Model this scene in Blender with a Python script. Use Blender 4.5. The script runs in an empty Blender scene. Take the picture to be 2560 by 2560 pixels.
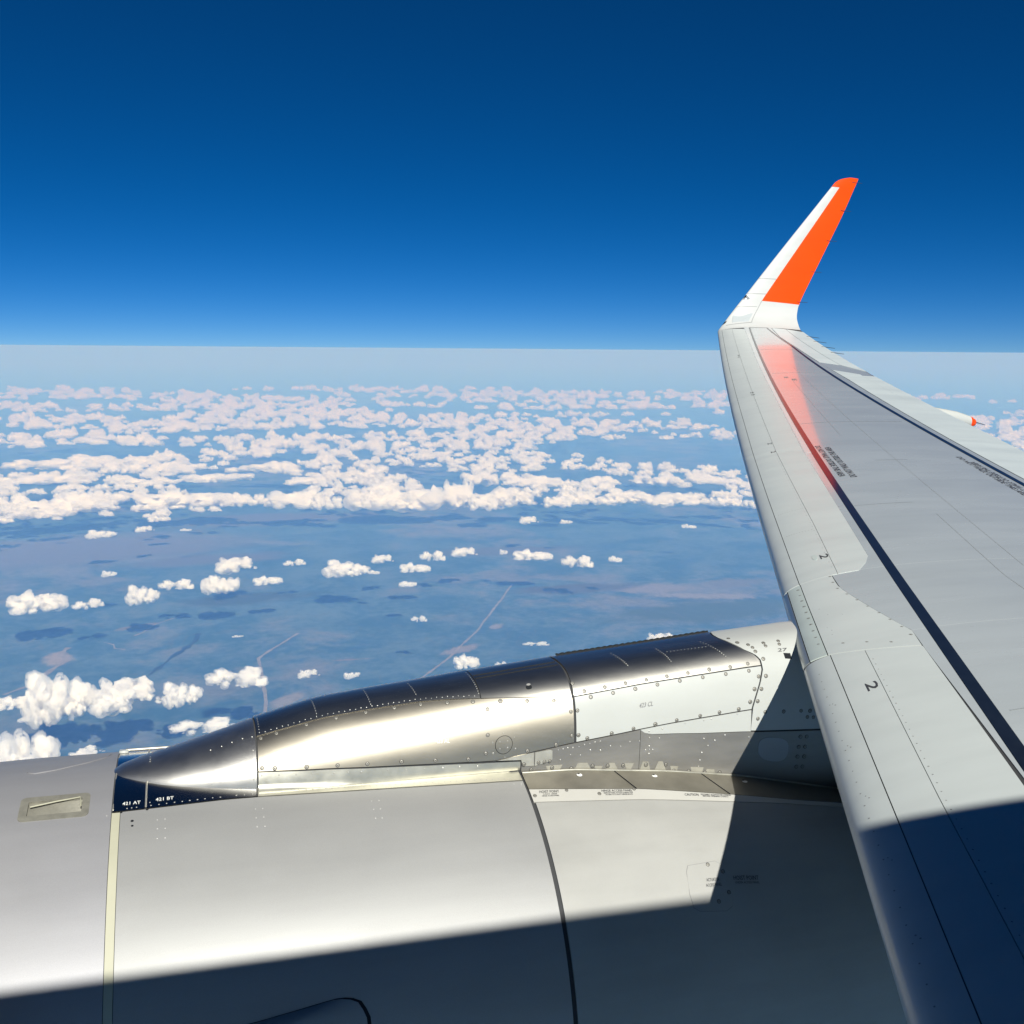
# View from an airliner window: wing with orange-tipped winglet, engine nacelle and pylon, cumulus field far below.
import bpy, bmesh, math, random
import numpy as np
from mathutils import Matrix, Vector, noise

sc = bpy.context.scene
COL = sc.collection

# ------------------------------------------------------------------ camera (world: z up, horizon level, metres; eye at the origin)
FOV = 53.0
PITCH = math.radians(9.03)          # looking slightly down
YAW = math.radians(18.0)            # and aft of straight outboard
ROLL = math.radians(0.45)
cam_d = bpy.data.cameras.new('camera')
cam_d.sensor_width = 36.0
cam_d.lens = 18.0 / math.tan(math.radians(FOV / 2))
cam_d.clip_start = 0.05
cam_d.clip_end = 3.0e6
cam = bpy.data.objects.new('camera', cam_d)
COL.objects.link(cam)
cam.matrix_world = Matrix.Rotation(-YAW, 4, 'Z') @ Matrix.Rotation(math.pi/2 - PITCH, 4, 'X') @ Matrix.Rotation(ROLL, 4, 'Z')
sc.camera = cam

# ------------------------------------------------------------------ sun and sky
NOSE_UP = math.radians(2.25)                       # attitude of the aircraft
RA = Matrix.Rotation(NOSE_UP, 4, 'Y')              # aircraft axes -> world
SUN_A = Vector((0.02, -1.0, 0.8175)).normalized()    # towards the sun, aircraft axes (aft, outboard, up)
SUN_W = (RA.to_3x3() @ SUN_A).normalized()
world = bpy.data.worlds.new('World')
sc.world = world
world.use_nodes = True
wt = world.node_tree
bg = wt.nodes['Background']
sky = wt.nodes.new('ShaderNodeTexSky')
sky.sky_type = 'NISHITA'
sky.sun_disc = False
sky.sun_elevation = math.asin(SUN_W.z)
sky.sun_rotation = math.atan2(SUN_W.x, SUN_W.y)
sky.altitude = 12000.0
sky.air_density = 1.5
sky.dust_density = 1.0
sky.ozone_density = 3.0
hsv = wt.nodes.new('ShaderNodeHueSaturation')
hsv.inputs['Saturation'].default_value = 1.3
hsv.inputs['Hue'].default_value = 0.503
wt.links.new(sky.outputs[0], hsv.inputs['Color'])
wt.links.new(hsv.outputs[0], bg.inputs['Color'])
bg.inputs['Strength'].default_value = 0.05
sun_d = bpy.data.lights.new('sun', 'SUN')
sun_d.energy = 5.0
sun_d.angle = math.radians(0.53)
sun_d.color = (1.0, 0.985, 0.91)
sun = bpy.data.objects.new('sun', sun_d)
COL.objects.link(sun)
sun.rotation_euler = SUN_W.to_track_quat('Z', 'Y').to_euler()
sc.view_settings.view_transform = 'Standard'
sc.view_settings.look = 'None'
sc.view_settings.exposure = 0.38
sc.view_settings.gamma = 1.0
sc.cycles.use_denoising = True
sc.cycles.max_bounces = 24
sc.cycles.diffuse_bounces = 4
sc.cycles.glossy_bounces = 4
sc.cycles.volume_bounces = 24
sc.cycles.transparent_max_bounces = 16

# ------------------------------------------------------------------ small helpers
def tag(o, label=None, cat=None, group=None, kind=None):
    if label: o['label'] = label
    if cat: o['category'] = cat
    if group: o['group'] = group
    if kind: o['kind'] = kind
    return o

def principled(name, color, rough=0.5, metal=0.0, spec=0.5, coat=0.0, coat_rough=0.05, var=0.0, var_scale=3.0,
               rough_var=0.0, bump=0.0, bump_scale=200.0, aniso=0.0, streak=None, flake=0.0, grime=0.0):
    """procedural paint or metal: a soft noise breaks up colour and gloss, a fine noise gives relief"""
    m = bpy.data.materials.new(name)
    m.use_nodes = True
    nt = m.node_tree
    b = nt.nodes['Principled BSDF']
    b.inputs['Base Color'].default_value = (*color, 1)
    b.inputs['Roughness'].default_value = rough
    b.inputs['Metallic'].default_value = metal
    b.inputs['Specular IOR Level'].default_value = spec
    b.inputs['Coat Weight'].default_value = coat
    b.inputs['Coat Roughness'].default_value = coat_rough
    b.inputs['Anisotropic'].default_value = aniso
    tc = nt.nodes.new('ShaderNodeTexCoord')
    src = tc.outputs['Object']
    if streak:
        mp = nt.nodes.new('ShaderNodeMapping')
        mp.inputs['Scale'].default_value = streak
        nt.links.new(src, mp.inputs['Vector'])
        src = mp.outputs[0]
    if var or rough_var:
        n = nt.nodes.new('ShaderNodeTexNoise')
        n.inputs['Scale'].default_value = var_scale
        n.inputs['Detail'].default_value = 6
        n.inputs['Roughness'].default_value = 0.62
        nt.links.new(src, n.inputs['Vector'])
        if var:
            r = nt.nodes.new('ShaderNodeMapRange')
            r.inputs['From Min'].default_value = 0.3
            r.inputs['From Max'].default_value = 0.7
            r.inputs['To Min'].default_value = 1 - var
            r.inputs['To Max'].default_value = 1 + var
            nt.links.new(n.outputs['Fac'], r.inputs['Value'])
            mul = nt.nodes.new('ShaderNodeVectorMath')
            mul.operation = 'SCALE'
            mul.inputs[0].default_value = color
            nt.links.new(r.outputs[0], mul.inputs['Scale'])
            nt.links.new(mul.outputs[0], b.inputs['Base Color'])
        if rough_var:
            r = nt.nodes.new('ShaderNodeMapRange')
            r.inputs['From Min'].default_value = 0.3
            r.inputs['From Max'].default_value = 0.7
            r.inputs['To Min'].default_value = max(0.02, rough - rough_var)
            r.inputs['To Max'].default_value = min(1, rough + rough_var)
            nt.links.new(n.outputs['Fac'], r.inputs['Value'])
            nt.links.new(r.outputs[0], b.inputs['Roughness'])
    if flake or grime:
        # mica grain of metallic paint and thin dirt drawn out along the airflow
        base = b.inputs['Base Color'].links[0].from_socket if b.inputs['Base Color'].is_linked else None
        for amt, scale, stretch, lo, hi, det in ((flake, 520.0, (1, 1, 1), .35, .65, 1), (grime, 1.0, (1.1, 9, 9), .42, .72, 7)):
            if not amt: continue
            mp = nt.nodes.new('ShaderNodeMapping'); mp.inputs['Scale'].default_value = stretch
            nt.links.new(tc.outputs['Object'], mp.inputs['Vector'])
            n = nt.nodes.new('ShaderNodeTexNoise'); n.inputs['Scale'].default_value = scale; n.inputs['Detail'].default_value = det
            nt.links.new(mp.outputs[0], n.inputs['Vector'])
            r = nt.nodes.new('ShaderNodeMapRange')
            for k, x in zip(('From Min', 'From Max', 'To Min', 'To Max'), (lo, hi, 1 + (amt if scale > 100 else 0), 1 - amt)): r.inputs[k].default_value = x
            nt.links.new(n.outputs['Fac'], r.inputs['Value'])
            mul = nt.nodes.new('ShaderNodeVectorMath'); mul.operation = 'SCALE'
            if base: nt.links.new(base, mul.inputs[0])
            else: mul.inputs[0].default_value = color
            nt.links.new(r.outputs[0], mul.inputs['Scale'])
            nt.links.new(mul.outputs[0], b.inputs['Base Color']); base = mul.outputs[0]
    if bump:
        n = nt.nodes.new('ShaderNodeTexNoise')
        n.inputs['Scale'].default_value = bump_scale
        n.inputs['Detail'].default_value = 3
        nt.links.new(tc.outputs['Object'], n.inputs['Vector'])
        bp = nt.nodes.new('ShaderNodeBump')
        bp.inputs['Strength'].default_value = bump
        bp.inputs['Distance'].default_value = 0.002
        nt.links.new(n.outputs['Fac'], bp.inputs['Height'])
        nt.links.new(bp.outputs[0], b.inputs['Normal'])
    return m

class MB:
    """collects grids of faces; build() links them as one mesh object"""
    def __init__(s):
        s.v = []; s.f = []; s.mi = []; s.n = 0
    def grid(s, P, mat=0, close_u=False, close_v=False, skip=None):
        P = np.asarray(P, float); a, b = P.shape[:2]; o = s.n
        s.v.extend(map(tuple, P.reshape(-1, 3))); s.n += a*b
        for i in range(a - (0 if close_u else 1)):
            for j in range(b - (0 if close_v else 1)):
                if skip and skip(i, j): continue
                i2, j2 = (i+1) % a, (j+1) % b
                s.f.append((o+i*b+j, o+i2*b+j, o+i2*b+j2, o+i*b+j2)); s.mi.append(mat)
        return s
    def panel(s, P, Q, mat=0):
        """sheet P with side walls down to Q (its border points set lower)"""
        s.grid(P, mat)
        for A, B in ((P[0], Q[0]), (P[-1], Q[-1]), (P[:, 0], Q[:, 0]), (P[:, -1], Q[:, -1])):
            s.grid(np.stack([A, B]), mat)
        return s
    def poly(s, pts, mat=0):
        o = s.n; s.v.extend(map(tuple, pts)); s.n += len(pts)
        s.f.append(tuple(range(o, o+len(pts)))); s.mi.append(mat); return s
    def tube(s, pts, r, k=6, mat=0):
        pts = np.asarray(pts, float); rr = np.broadcast_to(np.asarray(r, float), (len(pts),))
        rings = []
        for i, p in enumerate(pts):
            t = pts[min(i+1, len(pts)-1)] - pts[max(i-1, 0)]; t = t/np.linalg.norm(t)
            h = np.array([0, 0, 1.0]) if abs(t[2]) < .9 else np.array([1.0, 0, 0])
            a = np.cross(t, h); a /= np.linalg.norm(a); b = np.cross(t, a)
            rings.append([p + rr[i]*(math.cos(q)*a + math.sin(q)*b) for q in np.arange(k)*2*math.pi/k])
        s.grid(np.array(rings), mat, close_v=True)
        s.poly(rings[0], mat); s.poly(rings[-1], mat); return s
    def build(s, name, mats, parent=None, smooth=True):
        me = bpy.data.meshes.new(name)
        me.from_pydata(s.v, [], s.f)
        for m in (mats if isinstance(mats, (list, tuple)) else [mats]): me.materials.append(m)
        me.polygons.foreach_set('material_index', s.mi)
        if smooth: me.polygons.foreach_set('use_smooth', [True]*len(s.f))
        me.update()
        o = bpy.data.objects.new(name, me)
        COL.objects.link(o)
        if parent: o.parent = parent
        return o

def lerp(a, b, t): return a + (b - a)*t

# ---------------------------------------------------------------- aircraft surfaces (metres; x aft, y outboard, z up)
LE_Y=[-0.6,2.03,2.69,3.41,4.05,5.24,6.0,6.99,8.37,9.24,11.02,12.2,13.4,14.4,15.3]
LE_Z=[-2.02,-1.69,-1.59,-1.49,-1.40,-1.27,-1.17,-1.03,-0.81,-0.68,-0.36,-0.13,0.15,0.40,0.66]
TE_Y=[-0.6,2.0,5.0,8.1,9.1,10.0,10.6,11.8,12.9,14.0,14.8,15.3]
TE_Z=[-1.90,-1.62,-1.18,-0.66,-0.475,-0.31,-0.21,0.02,0.22,0.45,0.65,0.80]
_le=np.polyfit(LE_Y,LE_Z,4); _te=np.polyfit(TE_Y,TE_Z,4)
X0LE=0.828; TSW=math.tan(math.radians(26.6))
def chord(Y):
    Y=np.asarray(Y,float)
    out=np.where(Y>=4.75, 3.84+(Y-4.75)*(1.5-3.84)/(15.3-4.75), 3.84+(4.75-Y)*TSW)
    return out
def airfoil(s,t=0.115):
    s=np.asarray(s,float); x=s*s; sg=np.sign(s)
    return 5*t*(0.2969*s+sg*(-0.1260*x-0.3516*x**2+0.2843*x**3-0.1036*x**4))
def wing(Y,s,off=0.0):
    Y=np.asarray(Y,float); s=np.asarray(s,float); x=s*s
    c=chord(Y); xl=X0LE+Y*TSW; zl=np.polyval(_le,Y); zt=np.polyval(_te,Y)
    zn=airfoil(s)*c*0.78
    X=xl+x*c; Z=zl+x*(zt-zl)+zn
    P=np.stack([X,Y+0*X,Z],-1)
    if np.any(off):
        e=1e-3
        a=wing(Y+e,s)-wing(Y-e,s); b=wing(Y,s+e)-wing(Y,s-e)
        n=np.cross(b,a); n/=np.linalg.norm(n,axis=-1,keepdims=True)+1e-12
        P=P+n*np.asarray(off)[...,None] if np.ndim(off) else P+n*off
    return P
ENG=1.117   # engine and pylon are laid out in units of 1.117 m
NAC_Y,NAC_Z=4.10,-2.704
NR_X=[-1.75,-1.70,-1.5,-1.2,-0.9,-0.55,-0.2,0.4,1.0,1.4,1.9,2.4,2.9,3.4,3.9,4.3]
NR_R=[0.80,0.86,0.945,1.005,1.037,1.050,1.052,1.052,1.052,1.050,1.038,1.010,0.965,0.905,0.835,0.775]
_nr=None
def nrad(X):
    return np.interp(X,_nrx,_nrr)
def _smooth():
    xs=np.linspace(-1.75,4.3,606); r=np.interp(xs,NR_X,NR_R)
    k=np.hanning(41); k/=k.sum(); rp=np.pad(r,20,mode='edge'); r2=np.convolve(rp,k,'valid')
    w=np.clip((xs+1.75)/0.2,0,1); return xs, r*(1-w)+r2*w
_nrx,_nrr=_smooth()
def nacelle(X,ph,off=0.0):
    """ph: angle above the inboard horizontal (pi/2 = top)"""
    X=np.asarray(X,float); ph=np.asarray(ph,float); r=nrad(X)+off/ENG
    return ENG*np.stack([X+0*ph,NAC_Y-r*np.cos(ph),NAC_Z+r*np.sin(ph)],-1)
PX=[-0.24,-0.20,-0.12,-0.03,0.186,0.314,0.55,0.762,0.95,1.211,1.587,2.04,2.426,2.817,3.3]
PH=[0.0,0.028,0.058,0.088,0.163,0.206,0.271,0.298,0.318,0.349,0.388,0.431,0.472,0.510,0.55]
PW=[0.02,0.075,0.125,0.165,0.215,0.235,0.25,0.255,0.258,0.26,0.262,0.264,0.266,0.27,0.28]
PZ=[-1.66,-1.665,-1.672,-1.68,-1.69,-1.69,-1.69,-1.69,-1.69,-1.69,-1.70,-1.75,-1.81,-1.895,-2.0]
PP=[2.0,2.0,2.0,2.0,2.0,2.05,2.1,2.2,2.3,2.5,2.8,3.1,3.2,3.2,3.2]
def _pint(a):
    xs=np.linspace(-0.24,3.3,400); v=np.interp(xs,PX,a); k=np.hanning(23); k/=k.sum()
    v2=np.convolve(np.pad(v,11,mode='edge'),k,'valid'); w=np.clip((xs+0.24)/0.12,0,1)
    return xs, v*(1-w)+v2*w
_pz0=[p+h for p,h in zip(PZ,PH)]
_ptab={k:_pint(a) for k,a in dict(W=PW,B=PZ,P=PP).items()}
_ptop=_pint([-1.66,-1.637,-1.614,-1.592,-1.527,-1.484,-1.419,-1.392,-1.372,-1.341,-1.302,-1.259,-1.218,-1.182,-1.18])
def pylon(X,th,off=0.0):
    """th: 0 = foot of the inboard side, pi/2 = crown, pi = foot of the outboard side"""
    X=np.asarray(X,float); th=np.asarray(th,float)
    w=np.interp(X,*_ptab['W']); b=np.interp(X,*_ptab['B']); p=np.interp(X,*_ptab['P']); h=np.interp(X,*_ptop)-b
    c,s=np.cos(th),np.sin(th)
    yy=np.sign(c)*np.abs(c)**(2/p); zz=np.abs(s)**(2/p)
    P=ENG*np.stack([X+0*th,NAC_Y-w*yy,b+h*zz],-1)
    if np.any(off):
        e=2e-3
        a=pylon(X+e,th)-pylon(X-e,th); t2=np.clip(th,0.02,math.pi-0.02); d=pylon(X,t2+e)-pylon(X,t2-e)
        n=np.cross(d,a); n=-n/(np.linalg.norm(n,axis=-1,keepdims=True)+1e-12)
        ctr=P-ENG*np.stack([X+0*th,NAC_Y+0*X+0*th,b+0*th],-1)
        sg=np.sign((n*ctr).sum(-1,keepdims=True)); P=P+n*sg*off
    return P

# ------------------------------------------------------------------ the land far below
H = 10500.0                                          # height of flight above the land
def link_nodes(nt, a, b): nt.links.new(a, b)

def land_material():
    m = bpy.data.materials.new('bush_and_pasture'); m.use_nodes = True; nt = m.node_tree
    b = nt.nodes['Principled BSDF']; b.inputs['Roughness'].default_value = 1.0; b.inputs['Specular IOR Level'].default_value = 0.0
    tc = nt.nodes.new('ShaderNodeTexCoord')
    def noise_tex(scale, detail=8, rough=.6, dist=0.0, stretch=None):
        n = nt.nodes.new('ShaderNodeTexNoise'); n.inputs['Scale'].default_value = scale; n.inputs['Detail'].default_value = detail
        n.inputs['Roughness'].default_value = rough; n.inputs['Distortion'].default_value = dist
        src = tc.outputs['Object']
        if stretch:
            mp = nt.nodes.new('ShaderNodeMapping'); mp.inputs['Scale'].default_value = stretch; nt.links.new(src, mp.inputs['Vector']); src = mp.outputs[0]
        nt.links.new(src, n.inputs['Vector']); return n.outputs['Fac']
    def ramp(v, a, b_, lo=0.0, hi=1.0):
        r = nt.nodes.new('ShaderNodeMapRange'); r.interpolation_type = 'SMOOTHSTEP'
        for k, x in zip(('From Min', 'From Max', 'To Min', 'To Max'), (a, b_, lo, hi)): r.inputs[k].default_value = x
        nt.links.new(v, r.inputs['Value']); return r.outputs[0]
    def mix(f, c0, c1):
        x = nt.nodes.new('ShaderNodeMix'); x.data_type = 'RGBA'; nt.links.new(f, x.inputs['Factor'])
        for c, k in ((c0, 6), (c1, 7)):
            if isinstance(c, tuple): x.inputs[k].default_value = (*c, 1)
            else: nt.links.new(c, x.inputs[k])
        return x.outputs[2]
    def math_(op, a, b_):
        x = nt.nodes.new('ShaderNodeMath'); x.operation = op
        for i, q in enumerate((a, b_)):
            if isinstance(q, (int, float)): x.inputs[i].default_value = q
            else: nt.links.new(q, x.inputs[i])
        return x.outputs[0]
    def blob(x, y, rx, ry, rot=0.0):                 # ragged patch of country round a point (km)
        mp = nt.nodes.new('ShaderNodeMapping'); mp.vector_type = 'TEXTURE'
        mp.inputs['Location'].default_value = (x*1000, y*1000, 0); mp.inputs['Rotation'].default_value = (0, 0, rot); mp.inputs['Scale'].default_value = (rx*1000, ry*1000, 1e6)
        nt.links.new(tc.outputs['Object'], mp.inputs['Vector'])
        l = nt.nodes.new('ShaderNodeVectorMath'); l.operation = 'LENGTH'; nt.links.new(mp.outputs[0], l.inputs[0]); return l.outputs['Value']
    big = noise_tex(1/14000, 9, .62, .6); mid = noise_tex(1/2600, 8, .66, .4); fine = noise_tex(1/420, 6, .7)
    hazy_forest = mix(ramp(math_('ADD', math_('MULTIPLY', mid, .6), math_('MULTIPLY', fine, .4)), .40, .60), (.030, .080, .118), (.088, .146, .182))  # blue of the distant air is mixed into these tree colours
    pasture = mix(ramp(fine, .3, .7), (.13, .135, .145), (.20, .19, .19))
    f = ramp(math_('ADD', big, math_('MULTIPLY', math_('SUBTRACT', mid, .5), .55)), .50, .66)
    col = mix(math_('MULTIPLY', f, .8), hazy_forest, pasture)
    # dry plain on the left of the middle distance, cleared hill country on the right
    warp = math_('MULTIPLY', math_('SUBTRACT', mid, .5), 1.7)
    warp2 = math_('MULTIPLY', math_('SUBTRACT', noise_tex(1/1500, 9, .72, 1.2, (1.0, .45, 1)), .5), 3.2)
    for x, y, rx, ry, rot, w, colr in ((-5.5, 57, 9.5, 4.6, .12, warp, (.150, .148, .158)), (5, 64, 8, 2.6, 0, warp, (.13, .13, .135)), (1.0, 52.5, 4, 1.5, .1, warp, (.12, .122, .13)),
                                  (19.6, 40.6, 2.6, .75, -.2, warp2, (.22, .205, .20)), (21.6, 38.6, 2.4, .55, -.35, warp2, (.24, .225, .215)), (24, 40.5, 1.6, .9, .2, warp2, (.15, .152, .15)),
                                  (20, 36.2, 5.0, 1.6, .0, warp, (.065, .095, .055)), (16.5, 41.5, 3.2, 1.0, 0, warp, (.085, .085, .07)), (9.0, 33.8, .9, .35, .5, warp2, (.23, .21, .205)),
                                  (-4.2, 36.6, .5, .9, .2, warp2, (.30, .26, .23)), (-1.7, 40.3, 1.1, .22, .4, warp2, (.18, .172, .17)), (2.75, 30.3, .75, .35, .9, warp2, (.24, .225, .215)), (5.2, 33.8, .8, .10, -.1, warp2, (.19, .165, .15)),
                                  (11.2, 36.4, .5, .3, .9, warp2, (.24, .222, .215)), (16.0, 50.5, 4.5, 1.3, -.1, warp, (.11, .118, .125)), (2.2, 43.5, 3.0, 1.2, 0.1, warp, (.05, .07, .05))):
        d = math_('ADD', blob(x, y, rx, ry, rot), w)
        col = mix(ramp(d, 1.15, .55), col, mix(ramp(fine, .25, .75), tuple(c*.8 for c in colr), colr))
    # eroded creek lines
    creek = noise_tex(1/5200, 7, .55, 1.5); ridge = math_('ABSOLUTE', math_('SUBTRACT', creek, .5), 0)
    col = mix(math_('MULTIPLY', ramp(ridge, .010, .0), .35), col, (.10, .095, .08))
    nt.links.new(col, b.inputs['Base Color'])
    return m
LAND = land_material()
def sheet(name, pts, z, mat):
    mb = MB(); mb.poly([(x, y, z) for x, y in pts]); o = mb.build(name, mat, None, smooth=False); o['kind'] = 'structure'; return o
E_ = 6.0e5
sheet('ground', [(-E_, -E_), (E_, -E_), (E_, E_), (-E_, E_)], -H, LAND)

# unsealed roads and a creek: ragged strips laid on the land
ROAD = principled('pale_dirt_road', (.23, .205, .19), 1.0, spec=0, var=.25, var_scale=.004)
CREEK = principled('dark_creek', (.010, .022, .026), .6, spec=.2)
def track(name, pts, w, z, mat, wob=.25, seed=1):
    rnd = random.Random(seed); P = np.array(pts, float)*1000
    d = np.r_[0, np.cumsum(np.linalg.norm(np.diff(P, axis=0), axis=1))]; n = int(d[-1]/90) + 2; t = np.linspace(0, d[-1], n)
    C = np.stack([np.interp(t, d, P[:, 0]), np.interp(t, d, P[:, 1])], 1)
    C += np.array([[noise.noise((k*.05, seed, 0)), noise.noise((k*.05, seed+9, 0))] for k in range(n)])*w*wob*2
    T = np.gradient(C, axis=0); N = np.stack([-T[:, 1], T[:, 0]], 1); N /= np.linalg.norm(N, axis=1, keepdims=True)
    W = np.array([w*(1 + wob*2*noise.noise((k*.21, seed*3.1, 4))) for k in range(n)])*.5
    if callable(wob): pass
    mb = MB(); mb.grid(np.stack([np.c_[C - N*W[:, None], np.full(n, z)], np.c_[C + N*W[:, None], np.full(n, z)]], 1))
    o = mb.build(name, mat, None, smooth=False); o['kind'] = 'structure'; return o
track('road', [(3.9, 37.6), (3.5, 37.02), (2.26, 34.81), (2.21, 33.19), (2.16, 30.29), (2.04, 29.38), (1.9, 28.2)], 105, -H+4, ROAD, .3, 1)
track('road', [(14.0, 43.0), (11.84, 38.84), (10.58, 36.45), (8.92, 33.69), (7.75, 32.02), (7.1, 31.17), (6.2, 29.9)], 85, -H+4, ROAD, .35, 2)
track('road', [(-0.1, 41.4), (-.6, 41.0), (-1.22, 40.3), (-1.57, 39.3), (-1.84, 38.96)], 75, -H+4, ROAD, .6, 3)
track('road', [(-4.0, 38.0), (-4.25, 37.0), (-3.9, 36.4), (-4.3, 35.2), (-4.6, 34.3), (-5.4, 33.2)], 120, -H+4, ROAD, .9, 4)
track('road', [(-2.9, 38.4), (-2.5, 37.9), (-2.45, 37.4), (-2.1, 37.2)], 60, -H+4, ROAD, .8, 6)
track('creek', [(.35, 38.6), (.19, 38.0), (-.19, 36.25), (-.62, 35.54), (-1.11, 34.18), (-1.64, 33.22), (-2.3, 32.6)], 190, -H+4, CREEK, .75, 5)

# ------------------------------------------------------------------ the air: one even haze from below the land to just above the aircraft
top, bot, ex = 6.0, -H - 1.0, 6.1e5
mb = MB()
c8 = [(x*ex, y*ex, z) for z in (bot, top) for x, y in ((-1, -1), (1, -1), (1, 1), (-1, 1))]
mb.v = c8; mb.n = 8; mb.f = [(0, 3, 2, 1), (4, 5, 6, 7), (0, 1, 5, 4), (1, 2, 6, 5), (2, 3, 7, 6), (3, 0, 4, 7)]; mb.mi = [0]*6
hm = bpy.data.materials.new('haze_air'); hm.use_nodes = True; hn = hm.node_tree
hn.nodes.remove(hn.nodes['Principled BSDF'])
pv = hn.nodes.new('ShaderNodeVolumePrincipled')
pv.inputs['Color'].default_value = (.165, .40, .92, 1)
pv.inputs['Density'].default_value = 2.1e-5
pv.inputs['Absorption Color'].default_value = (.80, .72, .12, 1)
pv.inputs['Anisotropy'].default_value = 0.0
hn.links.new(pv.outputs[0], hn.nodes['Material Output'].inputs['Volume'])
haze = mb.build('haze', hm, None, smooth=False); haze['kind'] = 'stuff'

# ------------------------------------------------------------------ materials of the aircraft
M = {}
M['sealant'] = principled('sealant', (0.035, 0.036, 0.038), 0.8)
M['slat'] = principled('slat_paint', (0.475, 0.505, 0.49), 0.34, var=0.02, var_scale=1.6, rough_var=0.06, streak=(.6, 3, 1), grime=.05)
M['wing_grey'] = principled('wing_box_paint', (0.405, 0.435, 0.44), 0.26, coat=0.7, coat_rough=0.07, var=0.045, var_scale=0.8, rough_var=0.05, streak=(.6, 2, 1), grime=.05)
M['wing_strip'] = principled('wing_strip_paint', (0.47, 0.48, 0.475), 0.25, coat=0.6, coat_rough=0.08, var=0.04, var_scale=1.5)
M['spoiler'] = principled('spoiler_paint', (0.50, 0.55, 0.55), 0.34, var=0.04, var_scale=1.2, rough_var=0.05, streak=(.6, 3, 1), grime=.05)
M['walk_line'] = principled('walkway_line_paint', (0.010, 0.013, 0.018), 0.3, coat=0.6, coat_rough=0.08, var=0.2, var_scale=14)
M['stencil'] = principled('stencil_black', (0.05, 0.05, 0.055), 0.6)
M['stencil_grey'] = principled('stencil_grey', (0.20, 0.20, 0.20), 0.6)
M['stencil_white'] = principled('stencil_white', (0.78, 0.78, 0.74), 0.5)
M['white'] = principled('white_paint', (0.44, 0.45, 0.425), 0.34, spec=0.35, grime=.05, var=0.025, var_scale=3, rough_var=0.05)
M['winglet_white'] = principled('winglet_white_paint', (0.47, 0.475, 0.46), 0.38, spec=0.35, grime=.06, var=0.02, var_scale=2)
M['orange'] = principled('winglet_orange_paint', (0.80, 0.058, 0.0015), 0.38, spec=0.18, grime=.05, var=0.03, var_scale=2)
M['nose_metal'] = principled('leading_edge_metal', (0.40, 0.43, 0.43), 0.36, metal=0.55, var=0.08, var_scale=6)
M['nose_band'] = principled('leading_edge_band_paint', (0.43, 0.48, 0.455), 0.4, var=0.05, var_scale=5)
M['nacelle'] = principled('nacelle_silver_paint', (0.315, 0.313, 0.305), 0.50, metal=0.28, spec=0.35, flake=.05, grime=.06, var=0.03, var_scale=1.3, rough_var=0.04, bump=0.12, bump_scale=420)
M['reverser'] = principled('reverser_paint', (0.345, 0.34, 0.318), 0.55, metal=0.08, spec=0.3, flake=.03, grime=.09, var=0.06, var_scale=2.0, rough_var=0.05, bump=0.05, bump_scale=300)
M['inlet'] = principled('inlet_silver_paint', (0.305, 0.302, 0.312), 0.50, metal=0.28, spec=0.35, flake=.05, grime=.06, var=0.03, var_scale=1.3, rough_var=0.04, bump=0.12, bump_scale=420)
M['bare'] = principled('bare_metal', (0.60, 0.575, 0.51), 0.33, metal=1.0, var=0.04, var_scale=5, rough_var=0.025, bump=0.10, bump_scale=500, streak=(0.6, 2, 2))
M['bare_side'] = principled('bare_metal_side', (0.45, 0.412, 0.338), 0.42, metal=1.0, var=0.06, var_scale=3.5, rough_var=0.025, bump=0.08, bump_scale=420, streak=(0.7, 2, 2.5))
M['bare_nose'] = principled('bare_metal_grainy', (0.60, 0.58, 0.54), 0.40, metal=1.0, var=0.05, var_scale=7, rough_var=0.03, bump=0.28, bump_scale=520)
M['saddle'] = principled('saddle_polished_metal', (0.46, 0.46, 0.45), 0.20, metal=1.0, var=0.08, var_scale=6)
M['strip_metal'] = principled('strip_metal', (0.56, 0.545, 0.47), 0.42, metal=0.8, var=0.12, var_scale=9, rough_var=0.07)
M['dull_metal'] = principled('dull_metal', (0.27, 0.258, 0.235), 0.48, metal=0.55, var=0.14, var_scale=3.5, rough_var=0.08, streak=(0.6, 1, 2.2))
M['flange'] = principled('flange_metal', (0.26, 0.243, 0.20), 0.45, metal=0.6, var=0.22, var_scale=5, rough_var=0.08)
M['tab_metal'] = principled('tab_metal', (0.52, 0.50, 0.43), 0.45, metal=0.6, var=0.15, var_scale=20)
M['sealant_patch'] = principled('sealant_patch', (0.33, 0.315, 0.265), 0.55, metal=0.2, var=0.15, var_scale=14)
M['cream'] = principled('cream_seal', (0.40, 0.388, 0.29), 0.6, var=0.05, var_scale=6)
M['placard'] = principled('placard_paint', (0.44, 0.428, 0.39), 0.5, var=0.03, var_scale=4)
M['screw'] = principled('screw_metal', (0.30, 0.285, 0.25), 0.5, metal=0.5)
M['screw_edge'] = principled('screw_recess', (0.06, 0.058, 0.052), 0.6)
M['rivet'] = principled('rivet_metal', (0.55, 0.54, 0.50), 0.4, metal=0.6)
M['rivet_faint'] = principled('rivet_faint', (0.42, 0.415, 0.40), 0.45, metal=0.3)
M['rivet_dark'] = principled('rivet_dark', (0.22, 0.225, 0.22), 0.6)
M['dark'] = principled('dark_rubber', (0.016, 0.018, 0.021), 0.8, spec=0.1)
M['scoop'] = principled('scoop_metal', (0.25, 0.24, 0.20), 0.5, metal=0.3, var=.15, var_scale=25)
M['oval'] = principled('oval_plate_paint', (0.36, 0.37, 0.37), 0.5)
M['glass'] = principled('lamp_glass', (0.25, 0.26, 0.27), 0.08, coat=1.0)
M['fuselage'] = principled('fuselage_silver_paint', (0.60, 0.60, 0.60), 0.35, metal=0.3)
M['rod'] = principled('discharger_rod', (0.025, 0.024, 0.024), 0.6)

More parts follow.
